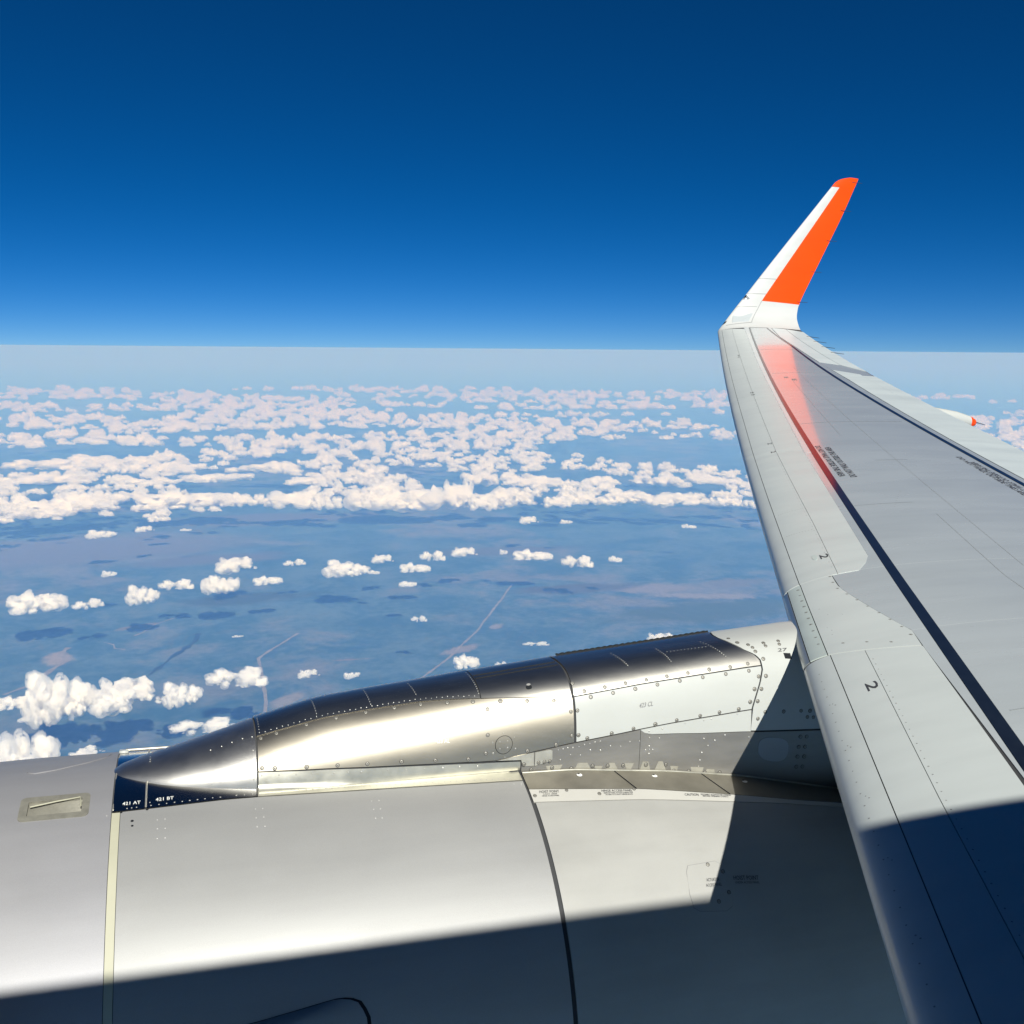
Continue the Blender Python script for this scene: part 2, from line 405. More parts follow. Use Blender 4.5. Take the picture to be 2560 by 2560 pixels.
# ------------------------------------------------------------------ the aircraft: one Empty at the belly, everything on it is a part
BASE = Vector((1.0, -2.30, -2.4))
plane = bpy.data.objects.new('airplane', None)
COL.objects.link(plane)
plane.matrix_world = RA @ Matrix.Translation(BASE)
tag(plane, 'silver airliner with grey wing, orange tipped winglet and bare metal engine pylon', 'airplane')

def part(name, mb, mats):
    o = mb.build(name, mats, plane)
    o.location = -BASE
    return o

def pl(us, vs, n):
    """resample a polyline given by two lists to n points"""
    us, vs = np.asarray(us, float), np.asarray(vs, float)
    d = np.r_[0, np.cumsum(np.hypot(np.diff(us), np.diff(vs)))]
    t = np.linspace(0, d[-1], n)
    return np.interp(t, d, us), np.interp(t, d, vs)

def frame(surf, u, v, off=0.0):
    """point and axes (x along u, z = outward normal) on a surface"""
    e = 2e-3
    u, v = np.array(float(u)), np.array(float(v))
    p = surf(u, v, off); a = surf(u+e, v) - surf(u-e, v); b = surf(u, v+e) - surf(u, v-e)
    n = surf(u, v, 0.01) - surf(u, v); n /= np.linalg.norm(n)
    a = a - n*(a@n); a /= np.linalg.norm(a); c = np.cross(n, a)
    return Matrix(((a[0], c[0], n[0], p[0]), (a[1], c[1], n[1], p[1]), (a[2], c[2], n[2], p[2]), (0, 0, 0, 1)))

def flat_poly(surf, pts, off, mb, mat=0, drop=0.004):
    """thin plate following the surface: fan of rings from its centre to its outline"""
    pts = np.asarray(pts, float); c = pts.mean(0)
    rings = [c + (pts - c)*k for k in (0.02, 0.25, 0.5, 0.75, 1.0)]
    P = np.array([surf(r[:, 0], r[:, 1], off) for r in rings])
    mb.grid(P, mat, close_v=True)
    mb.grid(np.stack([P[-1], surf(pts[:, 0], pts[:, 1], off - drop)]), mat, close_v=True)

# screw: a dished ring with a slotted dome; rivets: small domes joined
def screw_mesh():
    mb = MB(); k = 12; q = np.arange(k)*2*math.pi/k
    ring = lambda r, z: np.stack([r*np.cos(q), r*np.sin(q), np.full(k, z)], -1)
    mb.grid(np.array([ring(.0118, -.002), ring(.0118, .0008), ring(.0088, .0004)]), 1, close_v=True)
    mb.grid(np.array([ring(.0088, .0004), ring(.0066, .0014), ring(.0030, .0016)]), 0, close_v=True)
    mb.poly(ring(.0030, .0013), 1)
    me = bpy.data.meshes.new('screw'); me.from_pydata(mb.v, [], mb.f)
    me.materials.append(M['screw']); me.materials.append(M['screw_edge'])
    me.polygons.foreach_set('material_index', mb.mi); return me
SCREW = screw_mesh()
_rs = random.Random(5)
def screws(surf, uv, parent, off=0.0035, size=1.0):
    for u, v in uv:
        o = bpy.data.objects.new('screw', SCREW)
        COL.objects.link(o); o.parent = parent
        o.matrix_local = frame(surf, u, v, off) @ Matrix.Rotation(_rs.random()*6.28, 4, 'Z') @ Matrix.Scale(size*_rs.uniform(.92, 1.08), 4)
def rivets(surf, uv, parent, name, mat, r=0.0045, off=0.003, h=0.0016):
    mb = MB(); k = 6; q = np.arange(k)*2*math.pi/k
    for u, v in uv:
        F = np.array(frame(surf, u, v, off)); rr = r*_rs.uniform(.8, 1.15)
        w = lambda x, y, z: F[:3, 3] + F[:3, 0]*x + F[:3, 1]*y + F[:3, 2]*z
        a = [w(rr*math.cos(t), rr*math.sin(t), 0) for t in q]; b = [w(.55*rr*math.cos(t), .55*rr*math.sin(t), h) for t in q]
        mb.grid(np.array([a, b]), close_v=True); mb.poly(b)
    o = mb.build(name, mat, parent); o['kind'] = 'stuff'; return o

_txt = {}
def lettering(s, surf, p0, p1, p2, parent, mat, off=0.0042, name='stencil', space=1.0):
    """flat print: p0 start of the baseline, p1 its end, p2 the top of the first letter (surface coordinates)"""
    if (s, space) not in _txt:
        cu = bpy.data.curves.new('t', 'FONT'); cu.body = s; cu.space_character = space; cu.resolution_u = 2; cu.offset = .006
        t = bpy.data.objects.new('t', cu); COL.objects.link(t)
        me = bpy.data.meshes.new_from_object(t.evaluated_get(bpy.context.evaluated_depsgraph_get()))
        bpy.data.objects.remove(t)
        co = np.empty(len(me.vertices)*3); me.vertices.foreach_get('co', co); co = co.reshape(-1, 3)
        _txt[(s, space)] = (co, [tuple(p.vertices) for p in me.polygons])
        bpy.data.meshes.remove(me)
    co, fs = _txt[(s, space)]
    x0, x1 = co[:, 0].min(), co[:, 0].max(); y0, y1 = 0.0, max(co[:, 1].max(), 0.3)
    a = (co[:, 0]-x0)/(x1-x0); b = (co[:, 1]-y0)/(y1-y0)
    p0, p1, p2 = map(np.asarray, (p0, p1, p2))
    u = p0[0] + a*(p1[0]-p0[0]) + b*(p2[0]-p0[0]); v = p0[1] + a*(p1[1]-p0[1]) + b*(p2[1]-p0[1])
    mb = MB(); mb.v = list(map(tuple, surf(u, v, off))); mb.f = list(fs); mb.mi = [0]*len(fs); mb.n = len(mb.v)
    return mb.build(name, mat, parent, smooth=False)

# ---- fuselage (behind the eye; it throws the long shadow over engine and wing root)
mb = MB()
FX = [-14, -13.6, -12.8, -11.5, -10, -8, 0, 10, 16, 20, 23, 24.5]
FR = [0.05, 0.5, 1.05, 1.55, 1.9, 2.07, 2.07, 2.07, 1.95, 1.5, 0.8, 0.3]
q = np.arange(64)*2*math.pi/64
mb.grid(np.array([[(x, -2.30 + r*math.cos(t), -0.05 + r*math.sin(t)) for t in q] for x, r in zip(FX, FR)]), close_v=True)
fus = part('fuselage', mb, M['fuselage'])
mb = MB()
prof = [(-3.2, .05), (-2.6, .55), (-1.5, .85), (0, 1.0), (4, 1.0), (6.5, .9), (8, .55), (8.8, .1)]
mb.grid(np.array([[(x, -2.30 + k*(2.3 if abs(math.cos(t)) > 1e-9 else 1)*math.copysign(abs(math.cos(t))**.7, math.cos(t)), -1.6 + k*.95*math.copysign(abs(math.sin(t))**.8, math.sin(t))) for t in q] for x, k in prof]), close_v=True)
mb.build('belly_fairing', M['fuselage'], fus)

# ---- wing: dark core, proud panels over it
def spanf(tab):
    a = sorted(tab); ys = [p[0] for p in a]; vs = [p[1] for p in a]
    return lambda Y: np.interp(Y, ys, vs)
S3 = spanf([(-.6, .362), (2.69, .367), (3.17, .371), (3.9, .377), (5.2, .404), (6.72, .420), (8.11, .431), (8.56, .439), (10.81, .474), (12.77, .500), (15.04, .552), (15.3, .557)])
S1N = spanf([(-.6, .169), (4.1, .173), (5.03, .163), (6.88, .165), (8.37, .172), (9.6, .185), (11.08, .194), (13.3, .204), (15.2, .213)])
S2N = spanf([(-.6, .250), (2.73, .256), (4.0, .267), (5.03, .306), (6, .314), (8.2, .318), (9.4, .333), (12, .365), (15.1, .402)])
def straight(tab, deg=2):                            # a line that runs fair in plan, whatever the chord does
    Y = np.array([p[0] for p in tab]); s = np.array([p[1] for p in tab]); X = X0LE + Y*TSW + s*s*chord(Y)
    k = np.polyfit(Y, X, deg)
    return lambda y: np.sqrt(np.clip((np.polyval(k, y) - X0LE - np.asarray(y, float)*TSW)/chord(y), .001, 1))
BLA = straight([(2.92, .393), (3.51, .402), (3.82, .409), (7.1, .453), (8.52, .472), (11.93, .535), (15.17, .608)])
BLB = spanf([(-.6, .888), (6.82, .866), (10.63, .844), (13.84, .817), (15.15, .764)])
SP = spanf([(-.6, .912), (7.0, .885), (8.35, .878), (11.57, .872), (12.71, .855), (13.75, .832), (14.48, .80)])

def shift(s, Y, d):                                  # move a chord station aft by d metres
    x = s*np.abs(s) + d/chord(Y)
    return np.sign(x)*np.sqrt(np.abs(x))

def wing_patch(mb, yi, yo, sa, sb, n, m, off=0.004, drop=0.006, mat=0, gap=0.003):
    """yi / yo: (Y at forward edge, Y at aft edge) of the inboard / outboard end; sa, sb: chord stations as functions of Y"""
    a = np.linspace(0, 1, n)[:, None]; b = np.linspace(0, 1, m)[None, :]
    Y = lerp(lerp(yi[0], yi[1], b) + gap, lerp(yo[0], yo[1], b) - gap, a)
    s = lerp(shift(sa(Y), Y, gap), shift(sb(Y), Y, -gap), b)
    mb.panel(wing(Y, s, off), wing(Y, s, off - drop), mat)

mb = MB()
Yc = np.r_[np.linspace(-.6, 15.0, 70), 15.15]
sc_ = np.r_[-1*np.linspace(0, 1, 26)[::-1]**1.15, np.linspace(0, 1, 26)[1:]**1.15]
Yg, Sg = np.meshgrid(Yc, sc_, indexing='ij')
core = wing(Yg, Sg); core[:, :, 2] -= 0.0015
mb.grid(core)
wing_o = part('wing', mb, M['sealant'])
tag(wing_o, 'starboard wing with pale slats, grey centre panel and black walkway lines')

LOW = lambda Y: -0.235 + 0*Y
def slat(yi, yo, n, aft=None):
    mb = MB()
    wing_patch(mb, (yi[0], lerp(*yi, .42)), (yo[0], lerp(*yo, .42)), LOW, S1N, n, 22, gap=.0028)
    wing_patch(mb, (lerp(*yi, .42), lerp(*yi, .68)), (lerp(*yo, .42), lerp(*yo, .68)), S1N, S2N, n, 8, gap=.0016)
    wing_patch(mb, (lerp(*yi, .68), yi[1]), (lerp(*yo, .68), yo[1]), S2N, aft or S3, n, 8, gap=.0016)
    return mb.build('slat', M['slat'], wing_o)
slat((-.5, -.5), (4.16, 3.905), 30)
slat((5.03, 5.02), (8.41, 8.12), 30, aft=lambda Y: np.minimum(S3(Y), np.interp(Y, [5.02, 5.19, 5.22], [.362, .405, 1.0])))
slat((8.41, 8.12), (10.95, 10.80), 22)
slat((10.95, 10.80), (13.38, 13.21), 22)
slat((13.38, 13.21), (15.21, 15.05), 16)

# fixed fairing over the pylon, between two slats
mb = MB()
AFT = lambda Y: np.interp(Y, [3.90, 4.09, 4.80, 4.86, 5.03], [.376, .379, .2935, .289, .287])
for sa, sb, mt, f0, f1 in ((LOW, lambda Y: .078+0*Y, 1, 0, .30), (lambda Y: .078+0*Y, lambda Y: .165+0*Y, 2, .30, .42), (lambda Y: .165+0*Y, AFT, 0, .42, 1)):
    wing_patch(mb, (lerp(4.17, 3.91, f0), lerp(4.17, 3.91, f1)), (5.025, 5.02), sa, sb, 20, 12, mat=mt, off=.005, gap=.0022)
mb.build('pylon_slat_fairing', [M['slat'], M['nose_metal'], M['nose_band']], wing_o)

# grey centre panels, then the strips beside the walkway lines
INB = spanf([(-.6, .362), (3.9, .377), (4.09, .38), (4.818, .2925), (5.02, .288), (5.021, .36), (5.2, .404), (6.72, .42), (8.11, .431), (8.56, .439), (10.81, .474), (12.77, .5), (15.04, .552), (15.3, .557)])
for a, b in ((-.5, 4.1), (4.1, 5.03), (5.03, 9.2), (9.2, 15.16)):
    mb = MB(); wing_patch(mb, (a, a), (b, b), INB if a > 4.2 or a < 0 else (lambda Y: np.interp(Y, [4.1, 4.818, 5.02], [.379, .2925, .288])), SP, 40, 22, off=.0015, drop=.004, gap=.0012)
    mb.build('wing_skin_panel', M['wing_grey'], wing_o)
mb = MB(); wing_patch(mb, (8.0, 8.0), (15.13, 15.13), lambda Y: shift(S3(Y), Y, .012), lambda Y: shift(BLA(Y), Y, -.03), 50, 3, off=.0024, drop=.001, gap=0)
mb.build('wing_strip', M['wing_strip'], wing_o)
def ribbon(name, fn, w, y0, y1, mat, off=.0042, n=80, d=0.0):
    Y = np.linspace(y0, y1, n); W = w(Y) if callable(w) else np.full(n, w)
    s0 = shift(fn(Y), Y, d - W/2); s1 = shift(fn(Y), Y, d + W/2)
    mb = MB(); mb.grid(np.stack([wing(Y, s0, off), wing(Y, s1, off)], 1)); return mb.build(name, mat, wing_o)
ribbon('walkway_line', BLA, lambda Y: np.interp(Y, [0, 4, 8, 12, 15], [.072, .070, .060, .040, .024]), -.4, 15.13, M['walk_line'])
ribbon('walkway_line', BLB, lambda Y: np.interp(Y, [0, 8, 12, 15], [.065, .062, .05, .026]), -.4, 15.13, M['walk_line'])
Yl = 15.135; ss = np.linspace(.606, .766, 12)
mb = MB(); mb.grid(np.stack([wing(Yl-.012+0*ss, ss, .0045), wing(Yl+.004+0*ss, ss, .0045)], 1)); mb.build('walkway_line', M['walk_line'], wing_o)

M['faint'] = principled('skin_joint', (0.33, 0.352, 0.357), 0.35, coat=0.5, coat_rough=0.1)
def skin_joint(y0, s0, y1, s1, w=.006, n=40):
    Y = np.linspace(y0, y1, n); s = np.linspace(s0, s1, n); P = wing(Y, s, .0026); d = np.gradient(P, axis=0)
    e = np.cross(d, np.array([0, 0, 1.0])); e /= np.linalg.norm(e, axis=1, keepdims=True)
    mb = MB(); mb.grid(np.stack([P - e*w/2, P + e*w/2], 1)); mb.build('skin_joint', M['faint'], wing_o)
for a in ((4.9, .66, 12.4, .70), (2.2, .60, 6.0, .62), (9.2, .47, 9.2, .83), (12.0, .55, 12.0, .82), (6.3, .46, 6.3, .60), (7.6, .62, 7.6, .70), (3.2, .42, 3.2, .70), (13.6, .57, 13.6, .80), (8.6, .60, 11.6, .63)):
    skin_joint(*a)

# spoilers, flap, aileron and their grey gap
edges = [-.4, 2.2, 4.75, 6.6, 8.45, 10.3, 12.18]
for a, b in zip(edges[:-1], edges[1:]):
    bb = (b, b - .25) if b > 12 else (b, b)
    mb = MB(); wing_patch(mb, (a, a), bb, SP, lambda Y: .952+0*Y, 16, 8, off=.006, drop=.006, gap=.003); mb.build('spoiler', M['spoiler'], wing_o)
for a, b in ((-.4, 4.75), (4.75, 11.85)):
    mb = MB(); wing_patch(mb, (a, a), (b, b), lambda Y: .952+0*Y, lambda Y: 1.0+0*Y, 24, 5, off=.004, gap=.003); mb.build('flap', M['spoiler'], wing_o)
mb = MB(); wing_patch(mb, (12.72, 12.56), (15.12, 15.08), SP, lambda Y: np.interp(Y, [12.5, 15], [.934, .899]), 16, 6, off=.005, gap=.004); mb.build('aileron_shroud', M['spoiler'], wing_o)
mb = MB(); wing_patch(mb, (12.56, 12.15), (15.08, 14.95), lambda Y: np.interp(Y, [12.5, 15], [.934, .899]), lambda Y: 1.0+0*Y, 20, 5, off=.005, gap=.004); mb.build('aileron', M['spoiler'], wing_o)

mb = MB(); wing_patch(mb, (11.7, 11.7), (12.9, 12.75), SP, lambda Y: .995+0*Y, 12, 8, off=.002, drop=.003, gap=.001); mb.build('wing_skin_panel', M['wing_grey'], wing_o)
# flap track fairing poking out behind the trailing edge
Yf = 10.0
ft = np.array([-.50, -.43, -.37, -.31, -.345, -.395, -.405, -.435]); fx = np.array([7.5, 8.0, 8.3, 8.5, 8.8, 9.0, 9.03, 9.085]); fr = np.array([.03, .08, .10, .10, .085, .066, .062, .035]); fz = ft - fr*1.05
q = np.arange(20)*2*math.pi/20
ring = lambda i: [(fx[i], Yf + fr[i]*.8*math.cos(t), fz[i] + fr[i]*1.05*math.sin(t)) for t in q]
mb = MB(); mb.grid(np.array([ring(i) for i in range(6)]), close_v=True)
ftf = mb.build('flap_track_fairing', M['white'], wing_o)
mb = MB(); mb.grid(np.array([ring(i) for i in range(5, 8)]), close_v=True); mb.poly(ring(7)); mb.build('fairing_tip', M['orange'], wing_o)
def discharger(p, parent, L=.17, tilt=-.02):
    p = np.asarray(p, float)
    mb = MB(); mb.tube([p - (.05, 0, 0), p, p + (L*.5, 0, tilt*.5), p + (L, 0, tilt)], [.007, .0055, .004, .0035], 5)
    mb.build('static_discharger', M['rod'], parent)
discharger((9.09, Yf, -.466), wing_o, .15, -.03)
for Y in (14.62, 14.27, 13.88, 13.47):
    discharger(wing(np.array(Y), np.array(.997), .004), wing_o, .19, -.012)

# writing and marks on the wing
dnw = 'DO NOT WALK OUTSIDE THIS AREA'
lettering(dnw, wing, (8.22, .484), (7.12, .484), (8.22, .503), wing_o, M['stencil'])
lettering(dnw, wing, (7.08, .531), (8.15, .531), (7.08, .512), wing_o, M['stencil'])
lettering(dnw, wing, (7.72, .8225), (6.45, .8305), (7.72, .8335), wing_o, M['stencil'])
lettering(dnw, wing, (6.40, .856), (7.55, .845), (6.40, .8455), wing_o, M['stencil'])
for y0, s0 in ((5.39, .280), (3.67, .229)):
    lettering('2', wing, (y0, s0), (y0-.075, s0), (y0, s0+.027), wing_o, M['stencil'], off=.006, name='slat_number')
for y0, s0, t in ((8.57, .294, '2'), (8.24, .291, '2'), (13.36, .357, '4'), (13.25, .352, '4'), (11.04, .335, '3'), (10.92, .335, '3')):
    lettering(t, wing, (y0, s0), (y0-.05, s0), (y0, s0+.026), wing_o, M['stencil'], off=.006, name='slat_number')
for y0, s0, w in ((11.74, .600, .07), (11.60, .630, .10)):
    lettering('E', wing, (y0, s0), (y0-w, s0), (y0, s0+.02), wing_o, M['stencil_grey'], off=.004)
screws(wing, [(5.005, .280), (4.909, .280), (4.806, .284), (4.698, .300), (4.589, .315), (4.478, .329), (4.367, .343), (4.261, .355), (4.152, .366), (4.045, .371), (4.122, .224), (4.064, .281), (4.005, .328)]
       + [(Y, .146) for Y in np.linspace(4.96, 4.21, 10)], wing_o, off=.0045, size=.72)
rv = [(Y, float(S2N(Y)) - .009) for Y in np.arange(5.15, 8.0, .09)] + [(Y, float(S2N(Y)) + .008) for Y in np.arange(.3, 3.9, .055)]
rv += [(Y, .105) for Y in np.arange(.4, 4.0, .075)] + [(5.9, s) for s in np.arange(.19, .30, .012)] + [(6.4, s) for s in np.arange(.19, .30, .012)] + [(Y, float(S2N(Y)) - .008) for Y in np.arange(8.5, 14.8, .16)]
rv += [(3.62 - .35*k, .118) for k in range(6)] + [(3.60 - .35*k, .126) for k in range(6)]
rv += [(6.2 + .05*k, .55 + .006*k) for k in range(9)] + [(4.35, .20), (4.3, .21), (4.25, .205), (4.5, .22), (4.45, .26), (4.6, .2)]
rivets(wing, rv, wing_o, 'rivets', M['rivet_dark'], r=.0033, off=.0048, h=.0008)
# small drain fitting beside the big slat number
mb = MB(); flat_poly(wing, [(5.37 + .05*math.cos(t), .262 + .010*math.sin(t)) for t in np.arange(10)*.628], .0055, mb); mb.build('access_cover', M['nose_band'], wing_o)

# ---- winglet: one loft from the wing tip through the blend to its cap
WP = [((8.438, 15.18, .622), (9.945, 15.12, .735)), ((8.50, 15.30, .655), (9.985, 15.25, .815)), ((8.654, 15.42, .784), (10.035, 15.40, .955)),
      ((8.879, 15.50, 1.026), (10.095, 15.485, 1.105)), ((9.03, 15.54, 1.192), (10.130, 15.51, 1.180)), ((9.115, 15.56, 1.286), (10.205, 15.55, 1.315)),
      ((9.482, 15.66, 1.693), (10.445, 15.65, 1.70)), ((10.031, 15.80, 2.30), (10.812, 15.79, 2.30)), ((10.471, 15.91, 2.782), (11.105, 15.90, 2.79)),
      ((10.90, 16.01, 3.258), (11.362, 16.01, 3.25)), ((11.01, 16.04, 3.367), (11.43, 16.035, 3.375)), ((11.13, 16.05, 3.428), (11.462, 16.05, 3.435)), ((11.29, 16.06, 3.468), (11.478, 16.06, 3.466))]
WP = np.array(WP)
def winglet_section(i):
    L, T = WP[i]; a, b = WP[max(i-1, 0)].mean(0), WP[min(i+1, len(WP)-1)].mean(0)
    return L, T, b - a
def winglet(t, s, off=0.0):
    """t: station index (real), s: signed chord parameter (+ = the side facing the cabin)"""
    t = np.asarray(t, float); s = np.asarray(s, float)
    t, s = np.broadcast_arrays(t, s)
    k = np.clip(np.floor(t).astype(int), 0, len(WP)-2); f = (t - k)[..., None]
    p = lambda j: WP[np.clip(j, 0, len(WP)-1)]
    m0 = (p(k+1) - p(k-1))/2; m1 = (p(k+2) - p(k))/2
    g = f[..., None]
    Q = (2*g**3-3*g**2+1)*p(k) + (g**3-2*g**2+g)*m0 + (-2*g**3+3*g**2)*p(k+1) + (g**3-g**2)*m1
    L, T = Q[..., 0, :], Q[..., 1, :]
    C = T - L; x = (s*s)[..., None]
    sp = (p(k+1) - p(k)).mean(-2)
    # span direction blended between neighbours so the skin stays smooth through the bend
    sp0 = (p(k+1) - p(k-1)).mean(-2); sp1 = (p(k+2) - p(k)).mean(-2)
    sp = sp0/np.linalg.norm(sp0, axis=-1, keepdims=True)*(1-f) + sp1/np.linalg.norm(sp1, axis=-1, keepdims=True)*f
    n = np.cross(C, sp); n /= np.linalg.norm(n, axis=-1, keepdims=True)
    c = np.linalg.norm(C, axis=-1, keepdims=True)
    return L + x*C + n*(airfoil(s, .095)[..., None]*c*.8 + off*np.sign(s + 1e-9)[..., None])
def winglet_patch(mb, t0, t1, s0, s1, n, m, off=0.0):
    t = np.linspace(t0, t1, n)[:, None]; s = np.linspace(s0, s1, m)[None, :]
    mb.grid(winglet(t + 0*s, s + 0*t, off))
mb = MB(); winglet_patch(mb, 0, 12, -1, 1, 90, 61)
winglet_o = part('winglet', mb, M['winglet_white'])
tag(winglet_o, 'upswept winglet, white leading edge and bright orange panel')
BS = math.sqrt(.325)
mb = MB(); winglet_patch(mb, 4.0, 9.05, BS, 1, 50, 24, .0035); winglet_patch(mb, 4.0, 9.05, -1, -BS, 50, 24, .0035)
winglet_patch(mb, 9.05, 12, .02, 1, 30, 30, .0035); winglet_patch(mb, 9.05, 12, -1, -.02, 30, 30, .0035)
mb.build('orange_panel', M['orange'], winglet_o)
def wline(t0, t1, s0, s1, w=.010, mat='rivet_dark', n=14):
    t = np.linspace(t0, t1, n); s = np.linspace(s0, s1, n)
    P = winglet(t, s, .0025); d = np.gradient(P, axis=0); nn = winglet(t, s, .02) - winglet(t, s)
    e = np.cross(d, nn); e /= np.linalg.norm(e, axis=1, keepdims=True)
    mb = MB(); mb.grid(np.stack([P - e*w/2, P + e*w/2], 1)); mb.build('panel_joint', M[mat], winglet_o)
wline(1.6, 4.0, .62, BS); wline(5.05, 5.05, .1, BS, .008); wline(5.75, 5.75, .08, BS, .008); wline(1.6, 1.55, .62, .25); wline(3.2, 3.2, .06, .56, .006)
mb = MB(); flat_poly(winglet, [(1.75, .58), (2.55, .57), (2.5, .22), (1.85, .34)], .003, mb); mb.build('access_panel', M['wing_grey'], winglet_o)
mb = MB(); flat_poly(winglet, [(4.05, .06), (4.9, .05), (4.95, .12), (4.55, .30), (4.2, .33), (4.05, .26)], .004, mb); mb.build('navigation_light', M['glass'], winglet_o)
mb = MB(); flat_poly(winglet, [(4.35, .03), (4.95, .02), (4.96, .12), (4.7, .17)], .006, mb); mb.build('light_lens', M['dark'], winglet_o)
mb = MB(); flat_poly(winglet, [(1.7, .03), (2.1, .03), (2.15, .15), (1.95, .17)], .004, mb); mb.build('light_lens', M['dark'], winglet_o)
for p in ((11.384, 16.03, 3.39), (11.120, 15.905, 2.87), (10.80, 15.785, 2.321), (10.46, 15.66, 1.762), (10.137, 15.515, 1.226)):
    discharger(p, winglet_o, .16, .002)

# ---- engine nacelle: dark core with cowl panels standing proud of it
HP = math.pi
ST2 = lambda X: np.interp(X, [1.36, 1.845, 2.276, 2.541, 3.4, 4.3], [1.217, 1.175, 1.115, 1.076, .98, .88])
TXL = lambda X: np.interp(X, [1.36, 1.823, 2.508, 3.4, 4.3], [1.149, 1.121, 1.056, .96, .86])
def band(mb, x, ph, off=0.0, drop=.007, mat=0, skip=None):
    X, F = np.meshgrid(x, ph, indexing='ij')
    mb.grid(nacelle(X, F, off), mat, skip=skip)
    for a, b in ((X[0], F[0]), (X[-1], F[-1]), (X[:, 0], F[:, 0]), (X[:, -1], F[:, -1])):
        mb.grid(np.stack([nacelle(a, b, off), nacelle(a, b, off - drop)]), mat)
LX, LPH = (-.512, -.330), (1.306, 1.384)              # opening of the cooling scoop on the inlet cowl
xs_in = np.unique(np.r_[np.linspace(-1.75, -.55, 26), np.linspace(-.55, -.2265, 12), LX])
ph_in = np.unique(np.r_[np.linspace(-HP/2, 1.5*HP, 145), LPH])
def scoop_hole(i, j): return LX[0]-1e-6 <= xs_in[i] < LX[1]-1e-6 and LPH[0]-1e-6 <= ph_in[j] < LPH[1]-1e-6
mb = MB()
xs_c = np.unique(np.r_[xs_in, np.linspace(-.2265, 4.3, 60)])
def core_hole(i, j): return LX[0]-1e-6 <= xs_c[i] < LX[1]-1e-6 and LPH[0]-1e-6 <= ph_in[j] < LPH[1]-1e-6
Xg, Fg = np.meshgrid(xs_c, ph_in, indexing='ij')
def core_open(i, j):
    if core_hole(i, j): return True
    return xs_c[i] > 1.34 and ph_in[j+1] > ST2(xs_c[min(i+1, len(xs_c)-1)]) - .006 and ph_in[j] < HP - ST2(xs_c[i]) + .006
mb.grid(nacelle(Xg, Fg, -.008), skip=core_open)
q = np.linspace(0, 2*HP, 49)
cir = lambda x, r: [(x, NAC_Y + r*math.cos(t), NAC_Z + r*math.sin(t)) for t in q]
mb.grid(np.array([cir(4.3, .765), cir(4.25, .70), cir(3.4, .62), cir(3.4, .02)]))
mb.grid(np.array([cir(-1.70, .80), cir(-1.4, .775), cir(-.7, .80), cir(-.7, .2), cir(-1.0, .02)]))
nac = part('engine_nacelle', mb, M['sealant'])
tag(nac, 'silver jet engine nacelle with cowl doors and stencilled panels')

mb = MB(); band(mb, xs_in, ph_in, skip=scoop_hole)
mb.grid(np.array([cir(-1.75, .80), cir(-1.765, .785), cir(-1.75, .77), cir(-1.6, .765)]))
mb.build('inlet_cowl', M['inlet'], nac)
mb = MB()
for a, b in ((-1.4, 1.2855), (HP-1.2855, HP+1.4)):
    band(mb, np.linspace(-.2245, -.1965, 3), np.linspace(a, b, 60), off=-.0015)
mb.build('cowl_seal', M['cream'], nac)
CE = lambda X: np.interp(X, [-.217, -.107, .171, .289, 1.172, 1.361], [1.288, 1.292, 1.306, 1.305, 1.274, 1.268])
def door(name, x0, x1, edge, mat, off=0.0, lo=-1.45, n=40, m=70, far=True):
    for sgn in ((1, -1) if far else (1,)):
        mb = MB(); X = np.linspace(x0, x1, n)[:, None]; b = np.linspace(0, 1, m)[None, :]
        F = lo + (edge(X) - lo)*b
        if sgn < 0: F = HP - F
        mb.panel(nacelle(X + 0*F, F, off), nacelle(X + 0*F, F, off - .008)); o = mb.build(name, mat, nac)
        if sgn > 0: first = o
    return first
fan_cowl = door('fan_cowl_door', -.1945, 1.353, lambda X: CE(X) - .003, M['nacelle'])
rev = door('reverser_cowl', 1.3715, 4.3, lambda X: TXL(X) - .002, M['reverser'], n=60)
mb = MB(); X = np.linspace(1.364, 2.9, 50)[:, None]; b = np.linspace(0, 1, 6)[None, :]
F = TXL(X) + .001 + (ST2(X) - TXL(X) - .002)*b; X = X + 0*F - .10*(1-b)*(X < 1.4)*0
mb.panel(nacelle(X, F, .0012), nacelle(X, F, -.006)); mb.build('hinge_access_panel', M['placard'], nac)
# polished saddle under the pylon nose
for x0, x1, mt in ((-.2225, -.1115, 'saddle'), (-.1045, .2925, 'saddle'), (.297, 1.353, 'strip_metal')):
    mb = MB(); X = np.linspace(x0, x1, 24)[:, None]; b = np.linspace(0, 1, 30)[None, :]
    F = CE(X) + .002 + (HP - 2*CE(X) - .004)*b
    mb.panel(nacelle(X + 0*F, F, .001), nacelle(X + 0*F, F, -.006)); mb.build('saddle_panel', M[mt], nac)
# light edge strips of the saddle
mb = MB(); mb.tube(nacelle(np.full(12, -.108), np.linspace(1.30, HP-1.30, 12), .003), .004, 6)
mb.tube(nacelle(np.linspace(-.2, .0, 8), np.full(8, HP-1.305), .012), .006, 6)
mb.tube(nacelle(np.full(3, -.2215), np.linspace(1.30, 1.75, 3), .002), .003, 5)
mb.build('saddle_edge', M['tab_metal'], nac)
mb = MB(); flat_poly(nacelle, [(-.225, 1.81), (-.19, 1.81), (-.19, 1.86), (-.225, 1.86)], .014, mb, drop=.012); mb.build('hinge_lug', M['white'], nac)
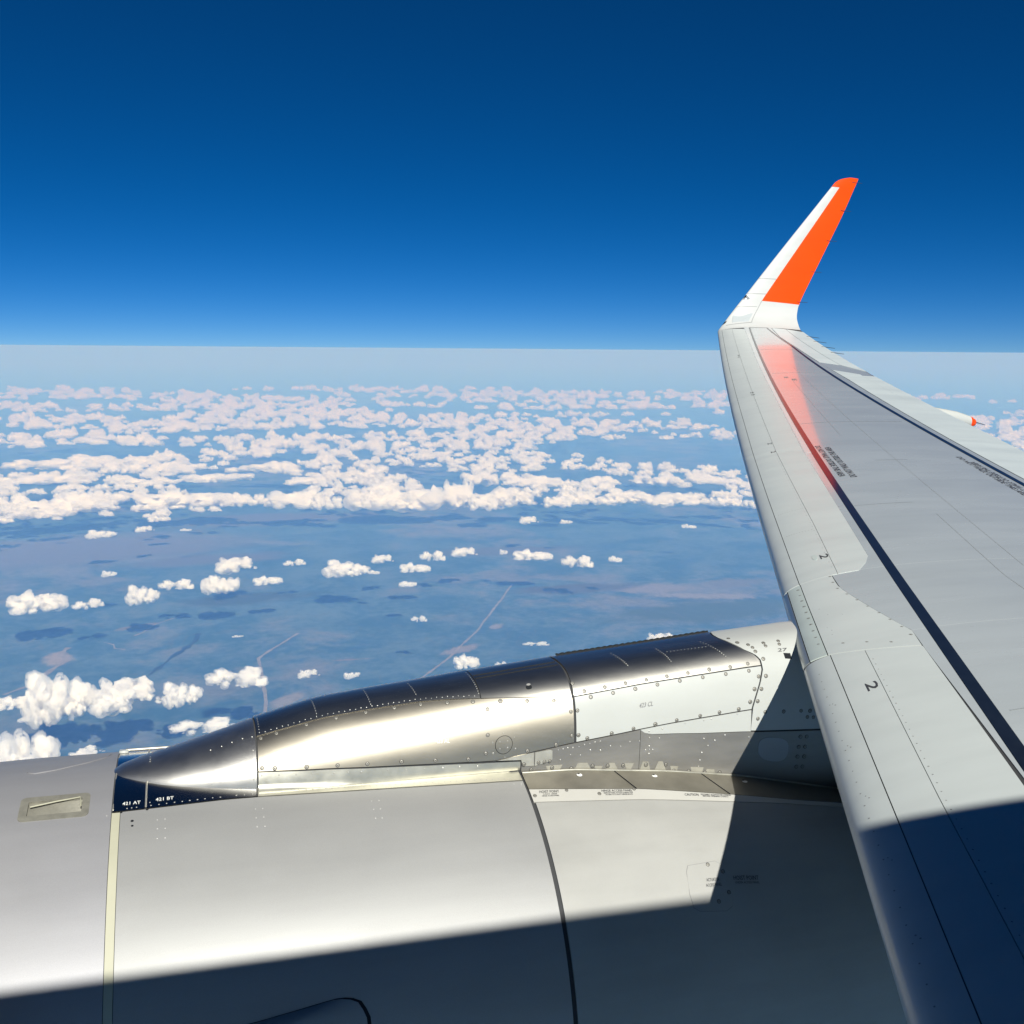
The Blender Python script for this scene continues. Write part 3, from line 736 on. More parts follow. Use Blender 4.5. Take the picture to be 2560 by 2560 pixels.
# cooling scoop: frame plate, pocket with a ramp
mb = MB()
def rrect(x0, x1, p0, p1, r=.35, n=6):
    pts = []
    for cx, cy, a0 in ((x1, p1, 0), (x0, p1, .5), (x0, p0, 1), (x1, p0, 1.5)):
        for k in range(n):
            t = (a0 + .5*k/(n-1))*HP
            rx, ry = .020, .020
            pts.append((cx - math.copysign(rx, cx - (x0+x1)/2) + rx*math.cos(t), cy - math.copysign(ry, cy - (p0+p1)/2) + ry*math.sin(t)))
    return np.array(pts)
out = rrect(-.540, -.304, 1.280, 1.412)
inn = np.array([(min(max(u, LX[0]), LX[1]), min(max(v, LPH[0]), LPH[1])) for u, v in out])
mb.grid(np.stack([nacelle(out[:, 0], out[:, 1], .0), nacelle(out[:, 0], out[:, 1], .003), nacelle(inn[:, 0], inn[:, 1], .003), nacelle(inn[:, 0], inn[:, 1], -.002)]), close_v=True)
X = np.linspace(LX[0], LX[1], 10); F = np.linspace(*LPH, 8)
Xg, Fg = np.meshgrid(X, F, indexing='ij')
depth = -.004 - .040*np.clip((Xg - LX[0])/(LX[1]-LX[0]), 0, 1)*np.clip((LPH[1]-Fg)/(LPH[1]-LPH[0])*1.3, 0, 1) - .006
mb.grid(nacelle(Xg, Fg, depth))
for a, b, d in ((Xg[0], Fg[0], depth[0]), (Xg[-1], Fg[-1], depth[-1]), (Xg[:, 0], Fg[:, 0], depth[:, 0]), (Xg[:, -1], Fg[:, -1], depth[:, -1])):
    mb.grid(np.stack([nacelle(a, b, 0.0), nacelle(a, b, d)]))
mb.build('cooling_scoop', M['scoop'], nac, smooth=False)
mb = MB(); mb.tube([nacelle(np.array(x), np.array(f), .004) for x, f in ((-.505, 1.352), (-.42, 1.372), (-.338, 1.386), (-.334, 1.36), (-.333, 1.335))], .0035, 5)
mb.build('scoop_lip', M['cream'], nac)
mb = MB(); flat_poly(nacelle, [(-.55, 1.62), (-.535, 1.67), (-.46, 1.76), (-.27, 1.86), (-.255, 1.80), (-.275, 1.74), (-.34, 1.68), (-.45, 1.62), (-.52, 1.602)], .003, mb)
mb.build('access_cover', M['inlet'], nac)
# rounded blister fairing low on the fan cowl
def blister(name, pts, mat, top, grow=1.0):
    pts = np.asarray(pts, float); c = pts.mean(0); pts = c + (pts - c)*grow
    ks = np.linspace(.02, 1, 9); rings = [c + (pts - c)*k for k in ks]
    mb = MB(); mb.grid(np.array([nacelle(r[:, 0], r[:, 1], .0015 + top*(1 - k**2.2)) for r, k in zip(rings, ks)]), close_v=True)
    mb.grid(np.stack([nacelle(pts[:, 0], pts[:, 1], .0015), nacelle(pts[:, 0], pts[:, 1], -.004)]), close_v=True)
    return mb.build(name, mat, nac)
u_, v_ = pl([-.12, .10, .26, .391, .498, .548, .590, .612, .615, .60, .45, .20, -.05, -.16, -.12], [.485, .495, .511, .527, .541, .540, .522, .478, .43, .395, .385, .39, .40, .44, .485], 60)
bl = list(zip(u_[:-1], v_[:-1]))
blister('fairing_groove', bl, M['dark'], .0005, 1.035)
blister('blister_fairing', bl, M['nacelle'], .035)
# actuator access panel on the reverser cowl
mb = MB(); ap = [(1.925, .823), (1.912, .80), (1.900, .72), (1.905, .67), (1.93, .655), (2.045, .645), (2.075, .66), (2.085, .69), (2.082, .78), (2.075, .815), (2.05, .83)]
flat_poly(nacelle, [((u-2)*1.012+2, (v-.74)*1.02+.74) for u, v in ap], .0006, mb, 1); flat_poly(nacelle, ap, .0016, mb, 0)
mb.build('actuator_panel', [M['reverser'], M['stencil_grey']], nac)

lettering('421 AT', nacelle, (-.190, 1.319), (-.127, 1.320), (-.190, 1.335), nac, M['stencil_white'], off=.003)
lettering('421 BT', nacelle, (-.074, 1.326), (-.010, 1.329), (-.074, 1.343), nac, M['stencil_white'], off=.003)
lettering('HOIST POINT', nacelle, (1.402, 1.191), (1.486, 1.186), (1.404, 1.204), nac, M['stencil'], off=.003)
lettering('C-DUCT  UNDER', nacelle, (1.414, 1.181), (1.474, 1.177), (1.415, 1.187), nac, M['stencil'], off=.003)
lettering('HINGE ACCESS PANEL', nacelle, (1.407, 1.172), (1.480, 1.168), (1.408, 1.178), nac, M['stencil'], off=.003)
lettering('HINGE ACCESS PANEL', nacelle, (1.670, 1.173), (1.806, 1.163), (1.672, 1.184), nac, M['stencil'], off=.003)
lettering('REMOVE PANEL ATTACH SCREWS FOR', nacelle, (1.676, 1.163), (1.804, 1.154), (1.677, 1.169), nac, M['stencil'], off=.003)
lettering('ACCESS TO C-DUCT HINGE BOLTS', nacelle, (1.680, 1.154), (1.800, 1.146), (1.681, 1.160), nac, M['stencil'], off=.003)
lettering('CAUTION', nacelle, (2.034, 1.124), (2.098, 1.119), (2.036, 1.136), nac, M['stencil'], off=.003)
lettering('DISCONNECT ACTUATOR AND CONTROLS', nacelle, (2.110, 1.123), (2.250, 1.109), (2.111, 1.130), nac, M['stencil'], off=.003)
lettering('BEFORE OPENING C-DUCT', nacelle, (2.116, 1.114), (2.235, 1.102), (2.117, 1.121), nac, M['stencil'], off=.003)
lettering('ACTUATOR', nacelle, (1.988, .757), (2.046, .755), (1.988, .769), nac, M['stencil'], off=.003)
lettering('ACCESS PANEL', nacelle, (1.980, .738), (2.050, .736), (1.980, .749), nac, M['stencil'], off=.003)
lettering('HOIST POINT', nacelle, (2.110, .752), (2.224, .742), (2.111, .768), nac, M['stencil'], off=.003)
lettering('UNDER ACCESS PANEL', nacelle, (2.112, .738), (2.222, .728), (2.113, .746), nac, M['stencil'], off=.003)
screws(nacelle, [(1.378, 1.180), (1.521, 1.195), (1.656, 1.165), (1.817, 1.175)], nac, .0025, .7)
screws(nacelle, [(2.014, .82), (2.072, .788), (2.018, .681), (2.073, .709)], nac, .0025, .75)
NSM = [(-.067, 1.231), (-.04, 1.232), (-.066, 1.19), (-.039, 1.189), (-.066, 1.147), (-.039, 1.147), (-.241, 1.273), (.282, 1.241), (.309, 1.24), (.282, 1.198), (.31, 1.199), (.283, 1.157), (.311, 1.156), (.721, 1.228), (.749, 1.227), (.722, 1.187), (.748, 1.186), (.722, 1.145), (.747, 1.143), (1.31, 1.251), (1.343, 1.253), (1.34, 1.244)]
rivets(nacelle, NSM, nac, 'rivets', M['rivet_faint'], r=.0038, off=.0005, h=.0012)
SDL = [(-.094, 1.323), (-.09, 1.306), (-.062, 1.308), (-.035, 1.31), (-.007, 1.312), (.02, 1.313), (.047, 1.315), (.075, 1.316), (.102, 1.317), (.13, 1.319), (.158, 1.319), (.217, 1.321), (.247, 1.32), (.277, 1.321), (-.173, 1.301), (-.157, 1.302), (-.14, 1.303)]
SDL += [(x, 1.297 - .011*(x-1.05)/.25) for x in np.arange(.33, 1.31, .025)]
rivets(nacelle, SDL, nac, 'rivets', M['rivet'], r=.0034, off=.0015, h=.001)
rivets(nacelle, [(-.153, 1.236), (-.152, 1.213), (-.192, 1.283), (-.103, 1.287)], nac, 'rivets', M['dark'], r=.006, off=.001, h=.0008)

# ---- pylon: dark core and its fairing panels
mb = MB()
Xg, Tg = np.meshgrid(np.linspace(-.238, 3.28, 120), np.linspace(0, HP, 61), indexing='ij')
P = pylon(Xg, Tg, -.004); mb.grid(P)
foot = P[:, [0, -1]].copy(); low = foot.copy(); low[:, :, 2] -= .12
mb.grid(np.stack([foot[:, 0], low[:, 0]])); mb.grid(np.stack([foot[:, 1], low[:, 1]]))
mb.poly(P[-1])
pyl = part('pylon', mb, M['sealant'])
tag(pyl, 'engine pylon with polished metal nose and white riveted side panels')
CAP = lambda X: np.interp(X, [.30, .492, .746, .949, 1.06, 1.201, 1.40, 1.595, 1.91, 2.2, 2.504], [1.073, 1.075, 1.092, 1.092, 1.05, .967, .862, .761, .822, .850, .875])
BOT = lambda X: np.interp(X, [.297, .45, .713, 1.184, 1.36, 1.372, 1.413, 1.6, 1.898, 2.186, 2.439, 3.2], [.377, .30, .219, .113, .091, .135, .150, .192, .271, .335, .385, .52])
XR = lambda T: np.interp(np.minimum(T, HP - T), [.20, .241, .402, .66, .823, .967, 1.06, 1.179, 1.346, 1.571], [2.436, 2.437, 2.445, 2.488, 2.507, 2.505, 2.485, 2.442, 2.408, 2.376])
def pyl_panel(name, mat, x0, x1, lo, hi, n=40, m=14, off=.003, drop=.006, gap=.003):
    """x0, x1 may be numbers or functions of the angle; lo, hi functions of X"""
    a = np.linspace(0, 1, n)[:, None]; b = np.linspace(0, 1, m)[None, :]
    xm = lerp(x0 if not callable(x0) else x0(np.array(1.0)), x1 if not callable(x1) else x1(np.array(1.0)), a)
    T = lerp(lo(xm), hi(xm), b)
    for _ in range(3):
        X0 = x0(T) if callable(x0) else x0 + 0*T
        X1 = x1(T) if callable(x1) else x1 + 0*T
        X = lerp(X0 + gap, X1 - gap, a); T = lerp(lo(X) + gap*3, hi(X) - gap*3, b)
    mb = MB(); mb.panel(pylon(X, T, off), pylon(X, T, off - drop))
    return mb.build(name, mat, pyl)
k0 = lambda v: (lambda X: v + 0*X)
pyl_panel('nose_fairing', M['bare_nose'], -.236, .297, k0(.0), k0(HP), 44, 50, off=.002, gap=.0015)
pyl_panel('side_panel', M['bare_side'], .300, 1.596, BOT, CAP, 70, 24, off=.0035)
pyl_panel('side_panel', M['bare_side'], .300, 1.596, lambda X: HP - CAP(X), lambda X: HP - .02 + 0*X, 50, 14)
cap = lambda X: HP - CAP(X)
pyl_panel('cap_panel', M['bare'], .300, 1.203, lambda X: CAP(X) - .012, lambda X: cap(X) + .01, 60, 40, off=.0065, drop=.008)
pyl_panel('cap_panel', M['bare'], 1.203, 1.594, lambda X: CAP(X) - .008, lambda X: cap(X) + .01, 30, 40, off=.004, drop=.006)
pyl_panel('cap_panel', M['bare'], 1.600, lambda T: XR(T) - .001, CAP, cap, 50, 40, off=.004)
pyl_panel('white_side_panel', M['white'], 1.601, lambda T: XR(T) - .001, BOT, CAP, 50, 20, off=.0035)
WL = lambda X: np.interp(X, [1.898, 1.915, 1.944, 2.0, 2.188, 2.473, 2.76, 3.2], [.268, .240, .222, .216, .210, .213, .235, .27])
pyl_panel('white_lower_panel', M['white'], 1.899, 2.441, WL, BOT, 30, 8, off=.0032, gap=.0008)
pyl_panel('white_aft_panel', M['white'], lambda T: XR(T) + .001, 3.27, WL, k0(HP - .2), 40, 60, off=.0035)
pyl_panel('lower_side_panel', M['dull_metal'], 1.362, 1.900, k0(.0), BOT, 24, 8, off=.0025, gap=.001)
pyl_panel('lower_side_panel', M['dull_metal'], 1.900, 3.27, k0(.0), WL, 40, 10, off=.0025, gap=.0008)
mb = MB(); X = np.linspace(.302, 1.358, 40)[:, None]; b = np.linspace(0, 1, 6)[None, :]; T = lerp(.02, BOT(X) - .012, b)
A = pylon(X + 0*T, T, .0025); A[:, 0] = nacelle(X[:, 0], np.full(40, 1.325), .006); mb.panel(A, A - np.array([0, 0, .008])); mb.build('lower_strip', M['strip_metal'], pyl)
# flange between pylon foot and reverser cowl, with its bead
X = np.linspace(1.364, 3.2, 50); A = nacelle(X, ST2(X) + .001, .001); B = pylon(X, np.full(50, .004), .004)
B[:, 1] -= .004
mb = MB(); mb.grid(np.stack([lerp(A, B, t) for t in np.linspace(0, 1, 5)], 1)); flange = mb.build('flange', M['flange'], pyl)
mb = MB(); mb.tube(B + np.array([0, -.004, .002]), .0055, 6); mb.build('flange_bead', M['strip_metal'], pyl)
for x in (1.795, 2.215):
    i0 = nacelle(np.array([x + .035]), ST2(np.array([x + .035])), .003)[0]; i1 = pylon(np.array([x - .015]), np.array([.004]), .006)[0] - (0, .006, 0)
    mb = MB(); mb.tube([i0, (i0+i1)/2, i1], .0025, 4); mb.build('flange_joint', M['dark'], pyl)
# bracket tab at the end of the lower strip
mb = MB()
flat_poly(pylon, [(1.255, .112), (1.36, .140), (1.414, .150), (1.416, .04), (1.366, .044), (1.36, .095)], .007, mb)
flat_poly(pylon, [(1.420, .152), (1.485, .158), (1.496, .148), (1.497, .078), (1.490, .064), (1.420, .038)], .0085, mb)
mb.build('bracket_tab', M['tab_metal'], pyl)
def disc(name, c, r, mat, off, k=28, ry=None, shape=2.0):
    F = np.array(frame(pylon, *c, 0)); pts = []
    for t in np.arange(k)*2*HP/k:
        ca, sa = math.cos(t), math.sin(t)
        pts.append((math.copysign(abs(ca)**(2/shape)*r, ca), math.copysign(abs(sa)**(2/shape)*(ry or r), sa)))
    # walk the outline in surface coordinates
    e = 1e-3; u, v = c
    du = np.linalg.norm(pylon(np.array(u+e), np.array(v)) - pylon(np.array(u-e), np.array(v)))/(2*e)
    dv = np.linalg.norm(pylon(np.array(u), np.array(v+e)) - pylon(np.array(u), np.array(v-e)))/(2*e)
    mb = MB(); flat_poly(pylon, [(u + a/du, v + b/dv) for a, b in pts], off, mb); return mb.build(name, mat, pyl)
disc('plate_groove', (1.284, .272), .0425, M['dark'], .0042); disc('round_plate', (1.284, .272), .0400, M['bare_side'], .0048)
disc('oval_plate', (2.562, .118), .088, M['oval'], .0045, ry=.060, shape=2.8)
disc('drain_hole', (1.416, 1.035), .0145, M['dark'], .0065, ry=.011, shape=2.6); disc('drain_lip', (1.417, 1.085), .010, M['rivet'], .0075, ry=.006)
mb = MB(); flat_poly(pylon, [(1.530, .893), (1.586, .855), (1.583, .818), (1.529, .848)], .0060, mb); mb.build('placard', M['tab_metal'], pyl)
lettering('423 BL', pylon, (1.533, .853), (1.582, .825), (1.534, .880), pyl, M['stencil_white'], off=.0075)
lettering('423 AL', pylon, (.997, .412), (1.055, .391), (.998, .466), pyl, M['stencil_white'], off=.006)
lettering('423 CL', pylon, (1.893, .506), (1.958, .513), (1.897, .560), pyl, M['stencil_grey'], off=.006)
lettering('27', pylon, (2.606, 1.058), (2.652, 1.050), (2.611, 1.112), pyl, M['stencil'], off=.006)
mb = MB(); flat_poly(pylon, [(2.631, 1.027), (2.665, 1.01), (2.666, .923), (2.633, .94)], .005, mb); mb.build('square_mark', M['dark'], pyl)
# trapezoid sealant patches along the foot
for x0, x1, t0, t1, sl in ((1.47, 1.545, .004, .030, .012), (1.60, 1.675, .006, .034, .016), (1.69, 1.73, .003, .018, .01), (1.745, 1.80, .006, .032, .016), (1.83, 1.875, .004, .030, .014), (1.905, 1.955, .006, .036, .012), (1.975, 2.03, .006, .036, .018), (2.05, 2.09, .003, .018, .008), (2.15, 2.215, .003, .018, .008), (2.225, 2.275, .002, .014, .006)):
    mb = MB(); flat_poly(pylon, [(x0, t1), (x1, t1), (x1 - sl, t0), (x0 + sl, t0)] if (round(x0*100) % 2) else [(x0 + sl, t1), (x1 - sl, t1), (x1, t0), (x0, t0)], .0036, mb); mb.build('sealant_patch', M['sealant_patch'], pyl)
# corrugated rubber strip along the far side of the cap
X = np.linspace(1.63, 2.40, 140); wob = .004*np.abs(np.sin(X*105))
R0 = pylon(X, np.full(140, 1.80), .003); R1 = pylon(X, np.full(140, 1.80), .003) + np.stack([0*X, 0*X, .005 + wob], -1)
mb = MB(); mb.grid(np.stack([R0, R1, R1 + np.array([0, .012, 0]), R0 + np.array([0, .014, 0])], 1)); mb.build('rubber_strip', M['dark'], pyl)
# raised lines on the middle cap
for th0, th1 in ((1.525, 1.561), (1.433, 1.476)):
    X = np.linspace(1.21, 1.585, 12); mb = MB(); mb.tube(pylon(X, np.linspace(th0, th1, 12), .0045), .0028, 5); mb.build('cap_joint', M['dark'], pyl)

BIG = [(1.168,.928),(1.283,.866),(1.397,.802),(1.512,.744),(1.224,.768),(1.216,.412),(1.207,.201),(1.133,.163),(1.387,.17),(1.513,.195),(1.582,.555),(1.583,.267),(1.607,.988),(1.652,.825),(1.747,.845),(1.843,.865),(1.677,.723),(1.78,.743),(1.884,.762),(1.611,.558),(1.613,.268),(1.653,.229),(1.765,.259),(1.866,.287),(1.499,.017),(1.586,.008),(1.683,.018),(1.753,.018),(1.825,.02),(1.407,.015),(1.942,.876),(2.04,.888),(2.142,.899),(2.247,.909),(2.351,.905),(2.44,.923),(1.989,.782),(2.097,.798),(2.209,.807),(2.323,.813),(2.439,.819),(2.484,.733),(2.521,.732),(2.458,.59),(2.493,.587),(2.434,.461),(2.472,.465),(2.376,.399),(2.28,.382),(2.185,.361),(2.071,.333),(1.969,.31),(2.511,.366),(2.474,.311),(2.606,.369),(2.697,.374),(2.744,.373),(2.731,.326),(2.763,.324),(2.523,.971),(2.419,1.502),(2.436,1.358),(2.478,1.269),(2.491,1.196),(2.556,1.261),(2.558,1.194),(2.633,1.262),(2.629,1.191),(2.496,1.113),(2.029,.023),(1.933,.022),(2.069,.005),(2.142,.006),(2.223,.005),(2.297,.007),(2.7,.192),(2.733,.195),(2.694,.134),(2.728,.137),(2.692,.086),(2.727,.089),(2.69,.045),(2.722,.048),(.316,.431),(.363,.394),(.484,.335),(.603,.297),(.72,.267),(.857,.239),(.995,.201),(.317,1.002),(.377,1.016),(.493,1.025),(.61,1.03),(.729,1.045),(.845,1.045),(.953,1.035),(1.062,.985)]
screws(pylon, BIG, pyl, .0042, .85)
screws(pylon, [(1.372, .058), (1.436, .060), (1.462, .062), (1.486, .064)], pyl, .009, .75)
SM = [(1.267,.309),(1.3,.308),(1.267,.23),(1.3,.233),(1.236,.315),(1.329,.339),(1.238,.192),(1.334,.211),(1.282,.409),(1.289,.136),(1.579,.094),(1.624,.087),(1.669,.122),(1.715,.117),(1.761,.148),(1.808,.14),(1.851,.173),(1.896,.172),(1.534,.064),(1.523,.146),(1.545,.15),(1.566,.154),(1.589,.152),(1.616,.157),(1.641,.172),(1.665,.179),(1.689,.188),(1.713,.194),(1.94,.252),(2.003,.264),(2.112,.298),(2.203,.317),(2.24,.327),(2.369,.358),(1.942,.196),(1.99,.186),(2.207,.171),(2.262,.157),(2.229,.124),(2.201,.083),(2.194,.045),(2.189,.021),(2.311,.192),(2.432,.177),(2.438,.138),(1.943,.129),(1.944,.106),(1.927,.104),(1.961,.103),(1.944,.079),(.314,.302),(.379,.274),(.444,.243),(.506,.226),(.589,.198),(.644,.187),(.696,.172),(.802,.154),(.875,.136),(.951,.123),(1.027,.107),(1.097,.096),(1.173,.08),(.128,1.076),(.17,1.092),(.209,1.121),(.249,1.131),(.13,.419),(.13,.222),(-.097,1.53),(-.097,1.37),(-.097,1.241),(.285,.25),(.285,.45),(.285,.8),(.285,1.1)]
rivets(pylon, SM, pyl, 'rivets', M['rivet'], r=.0038, off=.0045, h=.0014)
rows = [(x, float(CAP(x)) + .045 + .012*(i % 2)) for i, x in enumerate(np.arange(.336, 1.19, .0222))]
for x0, x1, t0, t1, n in ((.531, .537, 1.62, 1.20, 7), (.746, .754, 1.62, 1.19, 8), (.933, .944, 1.60, 1.26, 7), (1.190, 1.199, 1.62, 1.06, 12), (.313, .314, 1.62, 1.14, 7), (2.058, 2.080, 1.512, 1.155, 10), (2.279, 2.349, 1.513, 1.056, 13), (1.851, 1.878, 1.56, 1.20, 10)):
    rows += [(lerp(x0, x1, k/(n-1)), lerp(t0, t1, k/(n-1))) for k in range(n)]
rows += [(x, 1.393 - .15*(x-2.09)) for x in np.arange(2.09, 2.28, .017)]
rivets(pylon, rows, pyl, 'rivets', M['rivet'], r=.0028, off=.0066, h=.0010)
# quarter-turn fasteners with white rings on the flange
def flange_surf(u, v, off=0.0):
    u = np.asarray(u, float); v = np.asarray(v, float)
    A = nacelle(u, ST2(u) + .001, .001); B = pylon(u, np.full(np.shape(u), .004), .004) + np.array([0, -.004, 0])
    return A + (B - A)*v[..., None] + np.array([0, -.75, .66])*off
def ring_disc(name, u, v, r, mat, off):
    c = flange_surf(np.array(u), np.array(v), off); ex = np.array([1.0, 0, -.06]); ey = flange_surf(np.array(u), np.array(v+.2)) - flange_surf(np.array(u), np.array(v)); ey /= np.linalg.norm(ey)
    mb = MB(); q = np.arange(16)*2*HP/16; n = np.array([0, -.75, .66])
    mb.poly([c + ex*r*math.cos(t) + ey*r*.8*math.sin(t) for t in q])
    mb.grid(np.array([[c + ex*r*math.cos(t) + ey*r*.8*math.sin(t) for t in q], [c - n*.005 + ex*r*math.cos(t) + ey*r*.8*math.sin(t) for t in q]]), close_v=True)
    mb.build(name, mat, pyl)
for u, v in ((1.609, .72), (1.955, .72), (2.39, .70)):
    ring_disc('latch_ring', u, v, .0135, M['stencil_white'], .003); ring_disc('latch_centre', u - .002, v + .06, .0065, M['screw_edge'], .0045)

# ------------------------------------------------------------------ cumulus clouds: closed billowing hulls filled with dense white vapour
cm = bpy.data.materials.new('cloud_vapour'); cm.use_nodes = True; cn = cm.node_tree
cn.nodes.remove(cn.nodes['Principled BSDF'])
cv = cn.nodes.new('ShaderNodeVolumePrincipled')
cv.inputs['Color'].default_value = (1, 1, 1, 1); cv.inputs['Density'].default_value = .04; cv.inputs['Anisotropy'].default_value = 0.0
cn.links.new(cv.outputs[0], cn.nodes['Material Output'].inputs['Volume'])

vm = cm.copy(); vm.name = 'cloud_veil'; vm.node_tree.nodes['Principled Volume'].inputs['Density'].default_value = .007

def cloud_mesh(seed, n=30, voxel=.030, spread=1.0, depth=.8, tall=.45, amp=.12, octaves=5, gain=.55, veil_t=.04, veil_v=.15):
    """union of puffs, remeshed, then pushed out by billow noise; about 2 units wide, base near z = 0"""
    rnd = random.Random(seed); bm = bmesh.new()
    heads = [(rnd.uniform(-.55, .55)*spread, rnd.uniform(-.5, .5)*depth, rnd.uniform(.6, 1.0)) for _ in range(3 + seed % 3)]
    for i in range(n):
        hx, hy, hh = heads[i % len(heads)]
        a = rnd.uniform(0, 2*math.pi); r = rnd.random()**.7*.48
        x = hx + r*math.cos(a)*spread; y = hy + r*math.sin(a)*depth
        rad = rnd.uniform(.13, .27)*(1 - .75*r)
        z = rnd.uniform(0, 1)*hh*tall*(1 - 1.4*r*r)
        bmesh.ops.create_icosphere(bm, subdivisions=2, radius=1, matrix=Matrix.Translation((x, y, z)) @ Matrix.Diagonal((rad, rad, rad*.85, 1)))
    for i in range(n//2):                             # loose scraps round the edge
        a = rnd.uniform(0, 2*math.pi); r = rnd.uniform(.75, 1.02)
        rad = rnd.uniform(.035, .085)
        bmesh.ops.create_icosphere(bm, subdivisions=2, radius=1, matrix=Matrix.Translation((r*math.cos(a)*spread*.85, r*math.sin(a)*depth*.8, rnd.uniform(-.02, .12))) @ Matrix.Diagonal((rad*1.5, rad, rad*.6, 1)))
    me = bpy.data.meshes.new('t'); bm.to_mesh(me); bm.free()
    o = bpy.data.objects.new('t', me); COL.objects.link(o)
    md = o.modifiers.new('r', 'REMESH'); md.mode = 'VOXEL'; md.voxel_size = voxel
    out = bpy.data.meshes.new_from_object(o.evaluated_get(bpy.context.evaluated_depsgraph_get()))
    bpy.data.objects.remove(o); bpy.data.meshes.remove(me)
    N = len(out.vertices); co = np.empty(N*3); out.vertices.foreach_get('co', co); co = co.reshape(-1, 3)
    nr = np.empty(N*3); out.vertices.foreach_get('normal', nr); nr = nr.reshape(-1, 3)
    off = Vector((seed*7.31, seed*3.17, seed*1.3)); d = np.empty(N)
    for i in range(N):
        p = Vector(co[i]) + off; b = 0.0; A = amp; f = 3.0
        for k in range(octaves):
            b += A*(abs(noise.noise(p*f))*2.2 - .5); A *= gain; f *= 2.1
        d[i] = b
    co = co + nr*d[:, None]
    co[:, 2] = np.where(co[:, 2] < -.05, -.05 + (co[:, 2] + .05)*.3, co[:, 2])
    out.vertices.foreach_set('co', co.ravel()); out.update()
    # thin veil round the dense body: the same hull pushed out unevenly
    n2 = np.empty(N*3); out.vertices.foreach_get('normal', n2); n2 = n2.reshape(-1, 3)
    veil = co + n2*np.array([max(.006, veil_t + veil_v*noise.noise(Vector(p)*3.6 + off)) for p in co])[:, None]
    fs = [tuple(p.vertices) for p in out.polygons]; bpy.data.meshes.remove(out)
    out = bpy.data.meshes.new('cloud'); out.from_pydata(np.r_[co, veil].tolist(), [], fs + [tuple(i + N for i in f) for f in fs])
    out.materials.append(cm); out.materials.append(vm)
    out.polygons.foreach_set('material_index', [0]*len(fs) + [1]*len(fs)); out.update()
    x = co[:, 0]; out['w'] = float(x.max() - x.min()); out['h'] = float(co[:, 2].max() - co[:, 2].min()); out['cx'] = float((x.max()+x.min())/2)
    out['zc'] = float((co[:, 2].max() + co[:, 2].min())/2); return out

FINE = [cloud_mesh(s, 40, .019, 1.0, .8, .5, .13, 6, .58) for s in (11, 12, 13, 14, 15)]
MED = [cloud_mesh(s, 30, .034, 1.0, .75, .42, .14, 5, .58, .05, .18) for s in range(21, 28)]
LOWR = [cloud_mesh(s, 26, .042, 1.0, .8, .46, .16, 5, .58, .07, .22) for s in range(31, 37)]
Z_CLOUD = -8750.0
def place(me, x, y, w, h, rot, name='cloud', z=Z_CLOUD, depth=None):
    o = bpy.data.objects.new(name, me); COL.objects.link(o)
    r = math.hypot(x, y); dep = math.atan2(-z/1000, r)
    sx = w*1000/me['w']; D = depth or min(w*.85, h*1.5); Hh = max(.3*h, (h - math.sin(dep)*D)/math.cos(dep))
    sz = Hh*1000/me['h']; sy = D*1000/me['w']*1.25
    o.scale = (sx, sy, sz)
    o.rotation_euler = (0, 0, -math.atan2(x, y) + rot)
    o.location = (x*1000, y*1000, z - me['zc']*sz)
    return o

